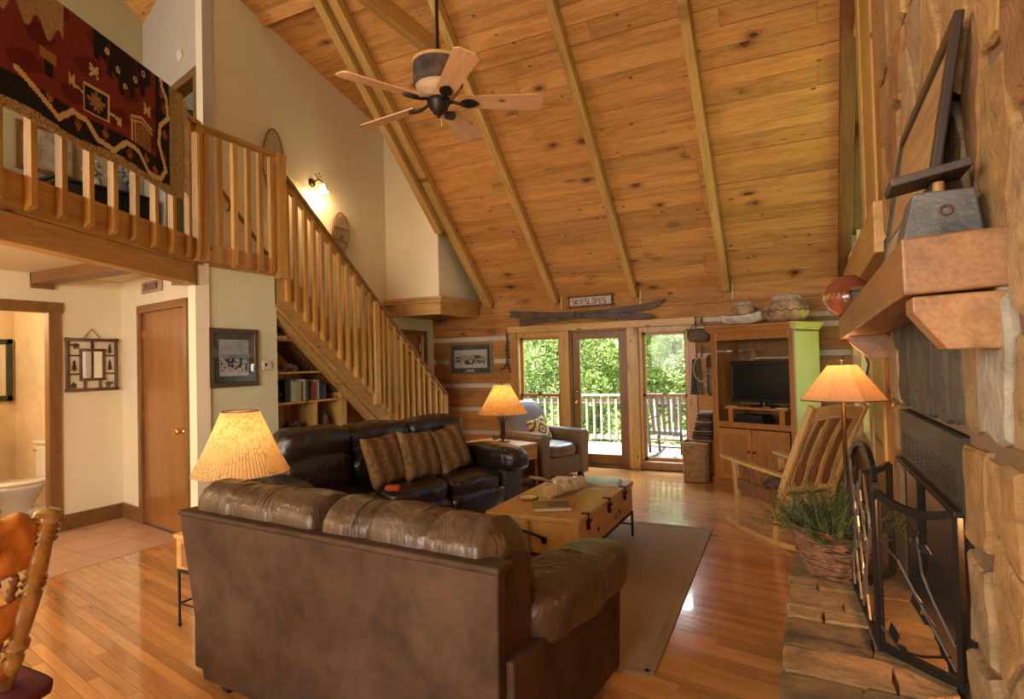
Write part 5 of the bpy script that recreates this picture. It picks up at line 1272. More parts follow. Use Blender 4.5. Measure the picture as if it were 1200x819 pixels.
part('cloth', MB().grid(lambda a, b: ((a-.5)*(.09+.07*b), -.015-.012*sin(a*9), .12-.46*b), 10, 12), plain('dark_green_cloth', (.035, .045, .032), .9), dg, smooth=True, solid=.012)
gt = thing('leather_pouch', 'long brown leather pouch hanging on the log beside the armoire', 'pouch', (-1.13, YB-.05, 1.30))
part('body', MB().lathe([(.05, -.30), (.075, -.24), (.07, .0), (.072, .17), (.055, .23), (.001, .235)], 14, Matrix.Diagonal((1, .45, 1, 1))), M_lbrown, gt, smooth=True); part('flap', MB().box(-.07, .07, -.04, -.03, .06, .20), M_suede, gt, bev=.008); part('cord', MB().tube([(-.07, -.04, .0), (0, -.045, -.02), (.07, -.04, .0)], .005, 5), M_light, gt)
# antler hooks and harness left of the window
hn = thing('sleigh_bell_strap', 'dark hanging leather strap with bells left of the left window', 'strap', (-4.10, YB-.03, 1.60))
mb = MB()
for k in range(9): mb.ball((.012*sin(k*1.3), -.012, .30-k*.055), .022 if k > 2 else .013, 8, sz=(1, .7, 1.2))
part('bells', mb, M_carv, hn, smooth=True); part('strap', MB().tube([(.0, 0, .36), (.02, -.01, .1), (.0, -.01, -.1), (.05, -.02, -.22), (.06, -.02, -.26)], .012, 6).tube([(.0, -.01, -.1), (-.05, -.02, -.19), (-.12, -.02, -.22)], .010, 6), M_carv, hn)
# skis and sign above the door
M_ski = plain('weathered_ski_wood', (.075, .045, .028), .6, .3, 30, amt=.5, vs=6)
def ski(label, x0, z0, x1, z1, y, flip):
    e = thing('old_ski', label, 'ski', ((x0+x1)/2, y, (z0+z1)/2), 0, 'old skis over the door'); L = math.hypot(x1-x0, z1-z0); a = math.atan2(z1-z0, x1-x0)
    n = 24; vs_ = []
    for i in range(n+1):
        t = i/n; x = -L/2+L*t; w_ = .050-.012*sin(pi*t); cy = .0
        if t > .93: w_ *= max(.12, 1-((t-.93)/.07)**2*.9)
        cz = .07*max(0, (t-.86)/.14)**2 if not flip else 0
        vs_ += [(x, -.012, -w_+cz), (x, -.012, w_+cz), (x, .008, w_+cz), (x, .008, -w_+cz)]
    fs = [(i*4+j, i*4+(j+1) % 4, i*4+4+(j+1) % 4, i*4+4+j) for i in range(n) for j in range(4)]+[(3, 2, 1, 0), (n*4, n*4+1, n*4+2, n*4+3)]
    part('blade', MB().add(vs_, fs), M_ski, e, norm=True, bev=.003)
    part('binding', MB().box(-.05, .05, -.035, -.012, -.045, .045).tube([(-.03, -.03, -.045), (-.03, -.05, 0), (-.03, -.03, .045)], .006, 6), M_carv, e)
    e.rotation_euler = (0, -a, 0); return e
ski('old dark wooden ski over the door, tip curving up at the right', -3.85, 2.075, -1.70, 2.215, YB-.085, False)
ski('old dark wooden ski over the door, the lower one with its square tail at right', -3.98, 2.21, -1.83, 2.06, YB-.085-.045, True)
sg = thing('ski_sign', 'little birch board sign reading SKII SLOPES over the door', 'sign', (-2.76, YB-.0, 2.335), 0)
sg.rotation_euler = (0, 0, 0)
part('board', MB().box(-.31, .31, -.022, -.002, -.065, .065), plain('white_birch_board', (.62, .50, .42), .8, .2, 40), sg, bev=.004)
mb = MB()
for z in (-.068, .068): mb.tube([(-.36, -.025, z), (.36, -.025, z+.006)], .011, 6)
for x in (-.315, .315): mb.tube([(x, -.03, -.10), (x, -.03, .10)], .010, 6)
part('twig_border', mb, M_twig, sg)
GL = {'S': ((0, 4, 2, 4), (0, 2, 0, 4), (0, 2, 2, 2), (2, 0, 2, 2), (0, 0, 2, 0)), 'K': ((0, 0, 0, 4), (0, 2, 2, 4), (0, 2, 2, 0)), 'I': ((1, 0, 1, 4),), 'L': ((0, 0, 0, 4), (0, 0, 2, 0)),
      'O': ((0, 0, 0, 4), (2, 0, 2, 4), (0, 0, 2, 0), (0, 4, 2, 4)), 'P': ((0, 0, 0, 4), (0, 4, 2, 4), (2, 2, 2, 4), (0, 2, 2, 2)), 'E': ((0, 0, 0, 4), (0, 0, 2, 0), (0, 2, 2, 2), (0, 4, 2, 4))}
mb = MB(); x = -.27
for c_ in 'SKII SLOPES':
    if c_ == ' ': x += .028; continue
    for a, b, c, d in GL[c_]: mb.bar((x+a*.017, -.027, -.036+b*.018), (x+c*.017, -.027, -.036+d*.018), .008, .010) if (a, b) != (c, d) else None
    x += .030 if c_ == 'I' else .053
part('lettering', mb, M_twig, sg)

# ================================================================== FLOOR LAMP
fl = thing('floor_lamp', 'bronze floor lamp with amber parchment shade lit beside the rocking chair', 'lamp', (.17, 4.12, 0))
part('base', MB().lathe([(.14, 0), (.14, .012), (.10, .03), (.03, .05), (.02, .09)], 24), M_bronze, fl, smooth=True)
part('pole', MB().lathe([(.013, .05), (.013, .45), (.02, .47), (.013, .49), (.012, 1.30)], 12), M_bronze, fl, smooth=True)
mb = MB()
for k in range(4):
    an = k*pi/2+.3; mb.tube([(cos(an)*r, sin(an)*r, z) for r, z in ((.02, .70), (.06, .66), (.07, .60), (.04, .56), (.02, .60))], .005, 6)
for k in range(4):
    an = k*pi/2; mb.tube([(cos(an)*r, sin(an)*r, z) for r, z in ((.02, .55), (.055, .60), (.05, .66), (.02, .70))], .006, 6)
part('scrollwork', mb, M_bronze, fl, smooth=True)
part('lamp_shade', MB().lathe([(.245, 1.225), (.085, 1.43)], 8, T(0, 0, 0, R(22.5)), cap=False), M_sh3, fl, solid=.002)
part('shade_seam', MB().tube([(.246*cos(R(22.5)+k*pi/4), .246*sin(R(22.5)+k*pi/4), 1.225) for k in range(8)], .004, 6, closed=True), M_trim, fl)
part('finial', MB().tube([(0, 0, 1.40), (0, 0, 1.46)], .006, 6).ball((0, 0, 1.47), .014, 8), M_bronze, fl)
part('bulb', MB().ball((0, 0, 1.33), .03, 12), M_bulb, fl, smooth=True)
lamp('floor_lamp_light', 'POINT', (.17, 4.12, 1.36), 4.5, (1, .56, .24), shadow_soft_size=.05)

# ================================================================== FIREPLACE
def stone_mat(name, c, amt=.3, vs=4):
    m = mat(name, c, .75); t = NT(m); v = t.coords((1, 1, .45)); f = t.noise(v, vs, 6, 1.2); g = t.noise(v, 22, 4, .6)
    col = t.ramp(f, [(.3, dk(c, 1-amt)), (.55, c), (.75, tuple(min(1, k*(1+amt*.7)) for k in c))])
    col = t.mix(t.ramp(g, [(.55, (0, 0, 0)), (.72, (.5, .5, .5))]), col, dk(c, .45)); t.color(t.vary(col, .85, 1.12)); t.bump(t.noise(v, 9, 8, 1.5, .7), .9, .04); return m
S_gold = stone_mat('golden_tan_stone', (.52, .29, .10)); S_tan = stone_mat('tan_stone', (.44, .28, .13)); S_grey = stone_mat('dark_grey_stone', (.13, .105, .07), .35); S_white = stone_mat('pale_quartz_stone', (.52, .45, .33), .25); S_rust = stone_mat('rusty_stone', (.40, .19, .065)); S_olive = stone_mat('olive_flagstone', (.27, .185, .085), .45, 5); S_lt = stone_mat('flagstone_light', (.42, .27, .12), .4, 5)
M_mort = plain('stone_mortar', (.20, .115, .055), .95, .5, 50, amt=.25)
def voronoi(rect, seeds, asp=1.0):
    x0, x1, y0, y1 = rect; out = []
    for i, s in enumerate(seeds):
        poly = [(x0, y0), (x1, y0), (x1, y1), (x0, y1)]
        for j, q in enumerate(seeds):
            if i == j or abs(s[0]-q[0]) > 1.6 or abs(s[1]-q[1]) > 2.4: continue
            ax, ay = q[0]-s[0], (q[1]-s[1])*asp*asp
            mx_, my_ = (s[0]+q[0])/2, (s[1]+q[1])/2
            poly = clip(poly, ax, ay, ax*mx_+ay*my_)
            if len(poly) < 3: break
        if len(poly) >= 3: out.append((i, poly))
    return out
def stone(poly, th_, gap, rr, tilt=.35, jit=1.0):
    """poly in plane; returns mesh builder, centred, face towards +z, with chipped edges"""
    cx = sum(p[0] for p in poly)/len(poly); cy = sum(p[1] for p in poly)/len(poly)
    pts = []
    for i, p in enumerate(poly):                     # subdivide edges and jitter
        q = poly[(i+1) % len(poly)]; L = math.hypot(q[0]-p[0], q[1]-p[1]); n = 1+min(3, int(L/.09))
        for k in range(n):
            t = k/n; pts.append((p[0]+(q[0]-p[0])*t, p[1]+(q[1]-p[1])*t))
    rmax = max(math.hypot(p[0]-cx, p[1]-cy) for p in pts); J = min(.014, rmax*.08)*jit
    ring = []
    for p in pts:
        d = math.hypot(p[0]-cx, p[1]-cy)+1e-6; s_ = max(.3, 1-gap/d); ring.append(((p[0]-cx)*s_+rr.uniform(-J, J), (p[1]-cy)*s_+rr.uniform(-J, J)))
    gx, gy = rr.uniform(-tilt, tilt), rr.uniform(-tilt, tilt); n = len(ring); vs_ = []
    for s_, z in ((1, -.03), (1, th_*.55), (1-min(.16, .016/rmax), th_)):
        for p in ring: vs_.append((p[0]*s_, p[1]*s_, z+((p[0]*gx+p[1]*gy)*.18 if z > 0 else 0)+(rr.uniform(-.12, .12)*th_ if z > 0 else 0)))
    vs_.append((0, 0, th_*1.06)); fs = []
    for l in (0, 1): fs += [(l*n+i, l*n+(i+1) % n, (l+1)*n+(i+1) % n, (l+1)*n+i) for i in range(n)]
    fs += [(2*n+i, 2*n+(i+1) % n, 3*n) for i in range(n)]
    return MB().add(vs_, fs), cx, cy
fp = thing('stone_fireplace', 'fieldstone chimney breast and firebox at the right edge', 'fireplace', (.405, 3.0, 0), R(1.5))
XF = .405; XFP = Matrix(((0, 0, -1, 0), (-1, 0, 0, 0), (0, 1, 0, 0), (0, 0, 0, 1)))  # stone local x -> -y, y -> z, z -> -x
core = MB().box(XF, .56, .9, 2.26, 0, 6.7).box(XF, .449, 3.40, 3.74, 0, 6.05).box(XF, .50, 2.26, 3.40, 1.24, 6.6).box(XF, .449, 2.26, 3.40, 0, .38).box(1.0, 1.1, 2.275, 3.385, .38, 1.24).box(.449, 1.0, 2.275, 3.385, 1.18, 1.24)
core.v = [(x-.40, y-3.0, z) for x, y, z in core.v]
part('masonry', core, M_mort, fp)
rr = random.Random(31)
# seeds (y, z) read as the courses of the chimney; the rest is filled in at random
def fill(rect, own, dy, dz, rr):
    s = list(own); x0, x1, z0, z1 = rect; tries = 0
    while tries < 500:
        p = (rr.uniform(x0, x1), rr.uniform(z0, z1)); tries += 1
        if all(((p[0]-q[0])/dy)**2+((p[1]-q[1])/dz)**2 > 1 for q in s): s.append(p)
    return s
cols = {0: S_gold, 1: S_tan, 2: S_grey, 3: S_white, 4: S_rust}
near = [(2.13, 1.08, 0), (1.87, 1.12, 0), (1.90, .86, 0), (2.13, .74, 1), (2.12, .50, 1), (1.80, .55, 1), (1.60, .8, 1), (1.60, 1.2, 1), (1.62, .5, 1)]
above = [(1.94, 1.40, 3), (2.14, 1.46, 1), (2.32, 1.42, 2), (2.50, 1.38, 2), (2.75, 1.42, 2), (3.02, 1.40, 2), (3.28, 1.42, 2), (3.58, 1.42, 1),
         (1.86, 2.05, 0), (1.85, 2.42, 0), (2.03, 2.2, 4), (2.15, 2.45, 0), (2.22, 2.05, 1), (2.45, 2.1, 1), (2.5, 2.5, 0), (2.7, 2.3, 4), (2.05, 2.75, 0)]
regions = [((1.45, 2.26, .38, 1.24), near, .18, .26), ((1.45, 3.74, 1.24, 2.9), above, .22, .42), ((3.40, 3.74, .38, 1.24), [(3.5, .8, 1), (3.6, 1.1, 4)], .2, .3), ((1.8, 3.74, 2.9, 5.6), [], .26, .5)]
ns = 0
for rect, own, dy, dz in regions:
    seeds = fill(rect, [(a, b) for a, b, c in own], dy, dz, rr)
    for i, poly in voronoi(rect, seeds, .6):
        sc_ = own[i][2] if i < len(own) else rr.choice((0, 0, 1, 1, 4, 2) if rect[2] < 1.5 else (0, 0, 0, 1, 4))
        lp = [(-p[0], p[1]) for p in poly][::-1]
        mb, cx, cy = stone(lp, rr.uniform(.016, .032), .026 if poly[0][0] < 2.6 else .018, rr, .06)
        o = part('stone', mb, cols[sc_], fp); o.matrix_local = Matrix.Translation((XF-.40, -cx-3.0, cy)) @ XFP
        ns += 1
# stones on the visible far reveal and firebox
fb = thing('fireplace_insert', 'black fireplace insert with a louvred hood above the firebox', 'fireplace insert', (.411, 2.83, .40), R(1.5)); fb.scale = (1, .895, 1)
def hoodz(f): return f
part('hood', MB().prism([(-.02, .83), (-.02, .60), (.03, .585), (.10, .62), (.10, .84)], -.63, .63, 'y'), plain('grey_green_metal', (.085, .08, .06), .32, .1, 20, metal=.6, amt=.4), fb, norm=True)
part('hood_lip', MB().box(-.045, .0, -.63, .63, .585, .605), M_blk, fb, bev=.004)
mb = MB()
for g in range(11):
    for k in range(6): mb.box(-.0225, -.019, -.55+g*.102, -.475+g*.102, .635+k*.016, .645+k*.016)
part('louvre', mb, M_black, fb)
for s_ in (-1, 1): part('side_frame', MB().box(-.01, .08, s_*.58, s_*.63, .0, .60), M_blk, fb)
M_fire = plain('firebrick_panel', (.48, .27, .14), .9, .3, 20, amt=.2)
part('rear_brick', MB().box(.53, .57, -.5, .5, 0, .62), M_fire, fb); mb = MB()
for z in (.2, .41): mb.box(.523, .531, -.5, .5, z, z+.008)
part('brick_joint', mb, M_blk, fb); [part('side_brick', MB().box(.05, .53, s_*.50, s_*.54, 0, .62), M_blk, fb) for s_ in (-1, 1)]
part('firebox_floor', MB().box(.0, .56, -.55, .55, -.015, .0), M_carv, fb)
part('burner_grate', MB().tube([(.2, -.35, .06), (.2, .35, .06)], .012, 6).tube([(.35, -.35, .06), (.35, .35, .06)], .012, 6).tube([(.2, -.3, 0), (.2, -.3, .06), (.35, -.3, .06), (.35, -.3, 0)], .01, 6).tube([(.2, .3, 0), (.2, .3, .06), (.35, .3, .06), (.35, .3, 0)], .01, 6), M_blk, fb)
lamp('firebox_glow', 'POINT', (.70, 2.55, .92), 14, (1, .45, .15), shadow_soft_size=.04)
for i, (y, z, a, r, lb) in enumerate(((2.65, .52, 12, .06, 'charred front log on the fireplace grate'), (2.85, .53, -9, .055, 'charred rear log on the fireplace grate'), (2.75, .64, 28, .048, 'thin charred log lying across the other two'))):
    o = part('fire_log', MB().tube([(0, -.3, 0), (.01, -.1, .01), (-.01, .12, 0), (.01, .3, .01)], [r*.9, r, r*.95, r*.85], 10), M_carv, smooth=True, loc=(.62+.1*i if i < 2 else .67, y, z), rot=(0, 0, R(a))); tag(o, lb, 'log', 'logs on the grate')
# hearth of flagstones
HX0, HX1, HY0, HY1, HZ = -.125, .40, .9, 3.66, .40
hh = MB().box(HX0+.02, HX1, HY0, HY1-.02, 0, HZ-.02); hh.v = [(x-.14, y-2.3, z) for x, y, z in hh.v]
he = thing('stone_hearth', 'raised flagstone hearth in front of the fireplace', 'hearth', (.14, 2.3, 0)); part('core', hh, M_mort, he)
rows_ = [(1.0, 1.35), (1.35, 1.72), (1.72, 2.02), (2.02, 2.30), (2.30, 2.52), (2.52, 2.80), (2.80, 2.92), (2.92, 3.17), (3.17, 3.30), (3.30, 3.66)]
hm = [S_tan, S_gold, S_olive, S_olive, S_lt, S_olive, S_lt, S_olive, S_lt, S_olive]
for k, (a, b) in enumerate(rows_):
    cuts = [HX0] + {0: [.2], 1: [.25], 2: [.3], 3: [.12], 4: [.22], 5: [.17], 6: [.02], 7: [.10], 8: [.0, .2], 9: [.16]}[k] + [HX1]
    for c0, c1 in zip(cuts, cuts[1:]):
        s1, s2 = rr.uniform(-.02, .02), rr.uniform(-.02, .02)
        s1 *= (c1 < HX1)
        poly = [(c0, a), (c1, a+s2), (c1+s1, b+s2), (c0+(s1 if c0 > HX0 else 0), b)]
        mb, cx, cy = stone(poly, .007, .006, rr, .01, .7)
        part('flagstone', mb, rr.choice((hm[k], hm[k], S_lt, S_tan)), he, loc=(cx-.14, cy-2.3, HZ-.007))
z = 0
for k in range(4):                                   # courses of the hearth's side
    y = HY0; zh = .385/4
    while y < HY1:
        L = min(rr.uniform(.22, .5), HY1-y)
        poly = [(-y, z), (-(y+L), z), (-(y+L), z+zh), (-y, z+zh)][::-1]
        mb, cx, cy = stone(poly, .012, .005, rr, .05); o = part('side_stone', mb, rr.choice((S_olive, S_tan, S_grey)), he); o.matrix_local = Matrix.Translation((HX0+.012-.14, -cx-2.3, cy)) @ XFP
        y += L
    z += zh
# mantel shelf: a hewn beam with two corbels
mt = thing('mantel_shelf', 'thick reddish timber mantel beam on two corbels', 'mantel', (.30, 3.1, 1.70))
def mp(x, y, z): return (x-.30, y-3.1, z-1.70)
c = [(.215, 1.78, 1.643), (.462, 1.78, 1.655), (.462, 1.78, 1.797), (.213, 1.78, 1.786), (.177, 4.52, 1.593), (.46, 4.52, 1.593), (.46, 4.52, 1.735), (.177, 4.52, 1.733)]
part('beam', MB().add([mp(*q) for q in c], [(0, 1, 2, 3), (7, 6, 5, 4), (0, 4, 5, 1), (1, 5, 6, 2), (2, 6, 7, 3), (3, 7, 4, 0)]), M_mant, mt, bev=.006, norm=True)
for y, dz, dx in ((1.86, 0, .01), (4.0, -.035, -.02)):
    part('corbel', MB().prism([(.225-.30+dx, 1.64+dz-1.70), (.225-.30+dx, 1.60+dz-1.70), (.305-.30, 1.505+dz-1.70), (.43-.30, 1.505+dz-1.70), (.43-.30, 1.645+dz-1.70)], y-3.1-.06, y-3.1+.06, 'y'), M_mant, mt, bev=.005, norm=True)
# things on the mantel
MZ = 1.765
lf_ = thing('framed_picture', 'large dark framed tan picture leaning on the chimney above the mantel', 'picture', (.285, 2.50, MZ), R(0))
lf_.rotation_euler = (0, R(9), 0)
def fb_(y0, y1, z0, z1, x0=-.012, x1=.012): return (x0, x1, y0, y1, z0, z1)
part('frame', MB().box(*fb_(-.54, -.49, 0, .66)).box(*fb_(.49, .54, 0, .66)).box(*fb_(-.49, .49, 0, .05)).box(*fb_(-.49, .49, .61, .66)), plain('black_brown_frame', (.03, .02, .013), .35), lf_, bev=.005)
part('canvas', MB().box(0, .008, -.49, .49, .05, .61), wood('aged_tan_board', (.52, .33, .15), 'y', rough=.6, contrast=.4), lf_); part('lower_band', MB().box(-.004, .002, -.49, .49, .05, .20), plain('pale_mat_strip', (.42, .31, .17), .7), lf_); part('slip', MB().box(-.005, .001, -.49, .49, .20, .207), M_blk, lf_)
sc2 = thing('iron_scale', 'old grey iron kitchen scale with a wooden tray on the near end of the mantel', 'scale', (.31, 1.93, 1.786), R(0))
M_iron = plain('worn_grey_iron', (.13, .125, .115), .45, .3, 40, amt=.5, vs=7, metal=.5)
part('body', MB().add([(-.085, -.08, 0), (.09, -.08, 0), (.09, .10, 0), (-.085, .10, 0), (-.055, -.06, .13), (.078, -.06, .13), (.078, .08, .13), (-.055, .08, .13)], [(3, 2, 1, 0), (4, 5, 6, 7), (0, 1, 5, 4), (1, 2, 6, 5), (2, 3, 7, 6), (3, 0, 4, 7)]), M_iron, sc2, bev=.005)
part('dial_medallion', MB().tube([(.012+.013*cos(2*pi*k/14), -.0725, .075+.012*sin(2*pi*k/14)) for k in range(14)], .0035, 5, closed=True), plain('rust_mark', (.10, .045, .025), .7), sc2)
part('post', MB().cyl((.01, 0, .13), (.01, 0, .165), .014, n=10), M_mant, sc2)
tr_ = MB().box(-.075, .105, -.07, .08, .168, .19, T(0, 0, 0, 0, 0, R(-10))); part('tray', tr_, M_carv, sc2, bev=.004)
pt = thing('clay_pot', 'round reddish-brown clay pot with a zigzag band at the far end of the mantel', 'pot', (.232, 4.40, 1.737))
part('body', MB().lathe([(.04, 0), (.10, .03), (.138, .09), (.140, .15), (.11, .21), (.06, .245), (.05, .26)], 32, cap=False), plain('burnished_clay', (.24, .065, .03), .18, coat=.6, amt=.2), pt, smooth=True, solid=.006)
mb = MB().tube([(.144*cos(2*pi*k/60)*1.0, .144*sin(2*pi*k/60), .13+(.018 if k % 2 else -.018)) for k in range(60)], .0025, 4, closed=True)
part('zigzag_band', mb, M_light, pt); part('base', MB().cyl((0, 0, 0), (0, 0, .01), .04, n=20), M_carv, pt)
bxk = thing('dark_wooden_box', 'small dark rough wooden box behind the clay pot on the mantel', 'box', (.30, 4.05, 1.745)); part('body', MB().box(-.07, .07, -.09, .09, 0, .12), M_carv, bxk, bev=.006); part('lid', MB().box(-.08, .08, -.10, .10, .12, .14), M_twig, bxk)
mc_ = thing('hanging_cord', 'dark cord hanging down behind the floor lamp from the mantel end', 'cord', (.30, 4.40, 1.58)); part('cord', MB().tube([(.02, 0, .02), (0, 0, -.05), (.03, 0, -.15), (0, .0, -.3)], .006, 6).ball((0, 0, -.04), .018, 8), M_blk, mc_)
# ---- three-panel fire screen
fs_ = thing('fire_screen', 'black iron three-panel fire screen with an arched middle and scrolled vines', 'fire screen', (.18, 2.9, .402))
P1, P2, P3, P4 = (.41, 2.38), (.20, 2.59), (.158, 3.20), (.33, 3.475)
def loc(p, z): return (p[0]-.18, p[1]-2.9, z)
M_mesh = mat('fine_mesh', (.02, .015, .012), .6); t = NT(M_mesh); t.t.nodes.remove(t.b); a = t.n('ShaderNodeBsdfDiffuse', i_Color=(.03, .022, .016, 1)); b = t.n('ShaderNodeBsdfTransparent'); x_ = t.n('ShaderNodeMixShader'); x_.inputs[0].default_value = .60
t.l(a.outputs[0], x_.inputs[1]); t.l(b.outputs[0], x_.inputs[2]); t.l(x_.outputs[0], t.t.nodes['Material Output'].inputs[0])
def panel(pa, pb, za, zb__, arch=0, nm='wing_frame', label=None):
    n = 16; top = []
    for i in range(n+1):
        t_ = i/n; z = za+(zb__-za)*t_+arch*(4*t_*(1-t_))**.55 if arch > 0 else za+(zb__-za)*t_+arch*4*t_*(1-t_)
        top.append(loc((pa[0]+(pb[0]-pa[0])*t_, pa[1]+(pb[1]-pa[1])*t_), z))
    mb = MB(); b0, b1_ = loc(pa, .02), loc(pb, .02); pts = [b0]+top+[b1_]; n_ = Vector((pb[1]-pa[1], pa[0]-pb[0], 0))
    for p, q in zip(pts, pts[1:]): mb.bar(p, q, .018, .026, n_ if abs(Vector(q)[2]-Vector(p)[2]) > .1 else (0, 0, 1))
    mb.bar(b0, b1_, .018, .03)
    f_ = part(nm, mb, M_blk, fs_)
    vs_ = [loc(pa, .03)]+top+[loc(pb, .03)]; part('mesh', MB().add(vs_, [tuple(range(len(vs_)))]), M_mesh, f_); return f_
f1 = panel(P2, P1, .585, .575, -.04); f2 = panel(P2, P3, .62, .585, .12, 'centre_frame'); f3 = panel(P3, P4, .55, .55, -.02)
M_pew = plain('pewter_vine', (.30, .27, .22), .35, metal=.8)
mb = MB()
def cpt(t_, z, o=-.014): return loc((P2[0]+(P3[0]-P2[0])*t_+o, P2[1]+(P3[1]-P2[1])*t_), z)
def leafp(mb, c, a, s_, dirv):
    d = Vector(dirv).normalized(); u = Vector((0, 0, 1)); p = Vector(c); ax = (d*cos(a)+u*sin(a)); bx = (-d*sin(a)+u*cos(a)); nn_ = ax.cross(bx)*.003
    pts = [p, p+ax*s_*.5+bx*s_*.28, p+ax*s_, p+ax*s_*.5-bx*s_*.28]
    mb.add([q+nn_ for q in pts]+[q-nn_ for q in pts], [(0, 1, 2, 3), (7, 6, 5, 4), (0, 4, 5, 1), (1, 5, 6, 2), (2, 6, 7, 3), (3, 7, 4, 0)])
dv = (P3[0]-P2[0], P3[1]-P2[1], 0)
for seed in range(5):
    pts = [cpt(min(.93, max(.07, .2+.15*seed+.10*sin(k*.55+seed*1.7))), .06+k*.043) for k in range(12 if seed % 2 else 14)]
    mb.tube(pts, .005, 5)
    for k in range(2, 12, 2): leafp(mb, pts[k], 1.0+sin(k+seed)*1.6, .065, dv)
part('vine', mb, M_pew, f2, smooth=False)
mb = MB()
def wpt(t_, z): return loc((P2[0]+(P1[0]-P2[0])*t_-.008, P2[1]+(P1[1]-P2[1])*t_-.008), z)
for pts, lv_ in (([(.05, .42), (.3, .36), (.6, .22), (.95, .06)], ((.55, .20),)), ([(.55, .46), (.60, .34), (.72, .26), (.95, .14)], ((.54, .44),)), ([(.05, .10), (.3, .04), (.6, .06), (.9, .10)], ((.25, .06),))):
    mb.tube([wpt(*p) for p in pts], .005, 5)
    for p in lv_: leafp(mb, wpt(*p), 1.8, .075, (P1[0]-P2[0], P1[1]-P2[1], 0)); leafp(mb, wpt(*p), -.4, .06, (P1[0]-P2[0], P1[1]-P2[1], 0))
part('vine', mb, M_blk, f1)
for P_ in (P1, P2, P3): part('foot', MB().box(P_[0]-.18-.012, P_[0]-.18+.012, P_[1]-2.9-.012, P_[1]-2.9+.012, 0, .03), M_blk, fs_)
# ---- basket of evergreens on the far end of the hearth
gb = thing('evergreen_basket', 'round dark twig basket of fir greenery on the far end of the hearth', 'basket', (.075, 3.40, .402))
M_grape = plain('grapevine_twig', (.20, .085, .03), .75, .4, 60, amt=.5, vs=30)
mb = MB(); rr = random.Random(8)
for k in range(18):
    z = .012+k*.0125; r0 = .115+.085*(k/17)**.6
    for w_ in range(2):
        ph = rr.uniform(0, 6); mb.tube([((r0+rr.uniform(-.006, .006))*cos(2*pi*j/26), (r0+rr.uniform(-.006, .006))*sin(2*pi*j/26), z+.010*sin(3*2*pi*j/26+ph)+w_*.005+.03*abs(sin(pi*j/26+.6))*(k/17)) for j in range(26)], .0055, 5, closed=True)
part('twig_weave', mb, M_grape, gb, kind='stuff'); part('basket_floor', MB().lathe([(.10, 0), (.11, .02), (.17, .15), (.02, .16)], 20), M_grape, gb)
def needles(mb, nb, r, zc, hgt, rr, L=(.12, .24)):
    for q in range(nb):
        a = rr.uniform(0, 2*pi); el = rr.uniform(.25, 1.4); rad = rr.uniform(0, r*.5)
        p = Vector((rad*cos(a), rad*sin(a), zc)); d = Vector((cos(a)*cos(el), sin(a)*cos(el), sin(el))); l = rr.uniform(*L); n = int(l/.006)
        for k in range(n):
            c_ = p+d*(l*k/n)+Vector((0, 0, -.1*(l*k/n)**2)); s1 = d.orthogonal().normalized(); ang = k*2.4; dirn = (s1*cos(ang)+d.cross(s1)*sin(ang))*.8+d*.7
            e_ = c_+dirn.normalized()*.030; sd = dirn.cross(d).normalized()*.0026
            mb.add([c_-sd, c_+sd, e_], [(0, 1, 2)])
mb = MB(); needles(mb, 300, .30, .19, .3, rr, (.14, .30)); part('fir_sprigs', mb, plain('fir_green', (.075, .095, .022), .6, amt=.4, vs=9), gb, kind='stuff')
# ================================================================== DINING CHAIR at the left edge
M_post = wood('turned_oak_post', (.40, .245, .065), 'z', rough=.16, contrast=.35, coat=.8); M_spin = wood('dark_turned_spindle', (.20, .085, .03), 'z', rough=.25, coat=.5)
dc = thing('dining_chair', 'glossy carved oak pressed-back dining chair cut off by the left edge', 'chair', (-2.325, .79, 0), R(90))
def turned(p0, p1, prof, n=14):
    """turned post: prof = (t, radius) along p0-p1"""
    p0, p1 = Vector(p0), Vector(p1); return [p0+(p1-p0)*t for t, r in prof], [r for t, r in prof]
pp = [(0, .020), (.06, .020), (.08, .026), (.10, .020), (.14, .018), (.27, .024), (.30, .016), (.32, .027), (.345, .027), (.365, .018), (.39, .022), (.60, .026), (.62, .017), (.64, .028), (.655, .018), (.67, .028), (.69, .019), (.70, .024), (.84, .020), (.855, .014), (.87, .027), (.885, .016), (.90, .026), (.915, .016), (.925, .024), (.945, .017), (.965, .030), (.985, .026), (1, .006)]
for s_ in (-1, 1):
    pts, rs_ = turned((s_*.19, .02, .44), (s_*.215, -.24, 1.085), pp); part('back_post', MB().tube(pts, [r_*1.4 for r_ in rs_], 20), M_post, dc, smooth=True)
    pts, rs_ = turned((s_*.19, .0, .44), (s_*.22, -.04, 0), [(0, .022), (.1, .024), (.2, .016), (.3, .026), (.6, .022), (.7, .015), (.8, .022), (1, .014)]); part('leg', MB().tube(pts, rs_, 12), M_gold, dc, smooth=True)
    pts, rs_ = turned((s_*.19, .40, .44), (s_*.23, .46, 0), [(0, .022), (.1, .026), (.2, .016), (.35, .028), (.6, .022), (.7, .015), (.8, .022), (1, .014)]); part('leg', MB().tube(pts, rs_, 12), M_gold, dc, smooth=True)
def bw(z): return .02-.26*(z-.44)/.645
def crest(a, b):
    x = (a*2-1)*.186; zt2 = 1.10-.04*abs(a*2-1)**3+.012*cos((a*2-1)*9); zb2 = .895-.015*cos((a*2-1)*pi); z = zb2+(zt2-zb2)*b
    return (x, bw(z)+.03*(1-(a*2-1)**2)*-1+.009*sin(b*9+a*3)*sin(a*25), z)
part('crest_rail', MB().grid(crest, 40, 14), M_gold, dc, smooth=True, solid=.016)
mb = MB()
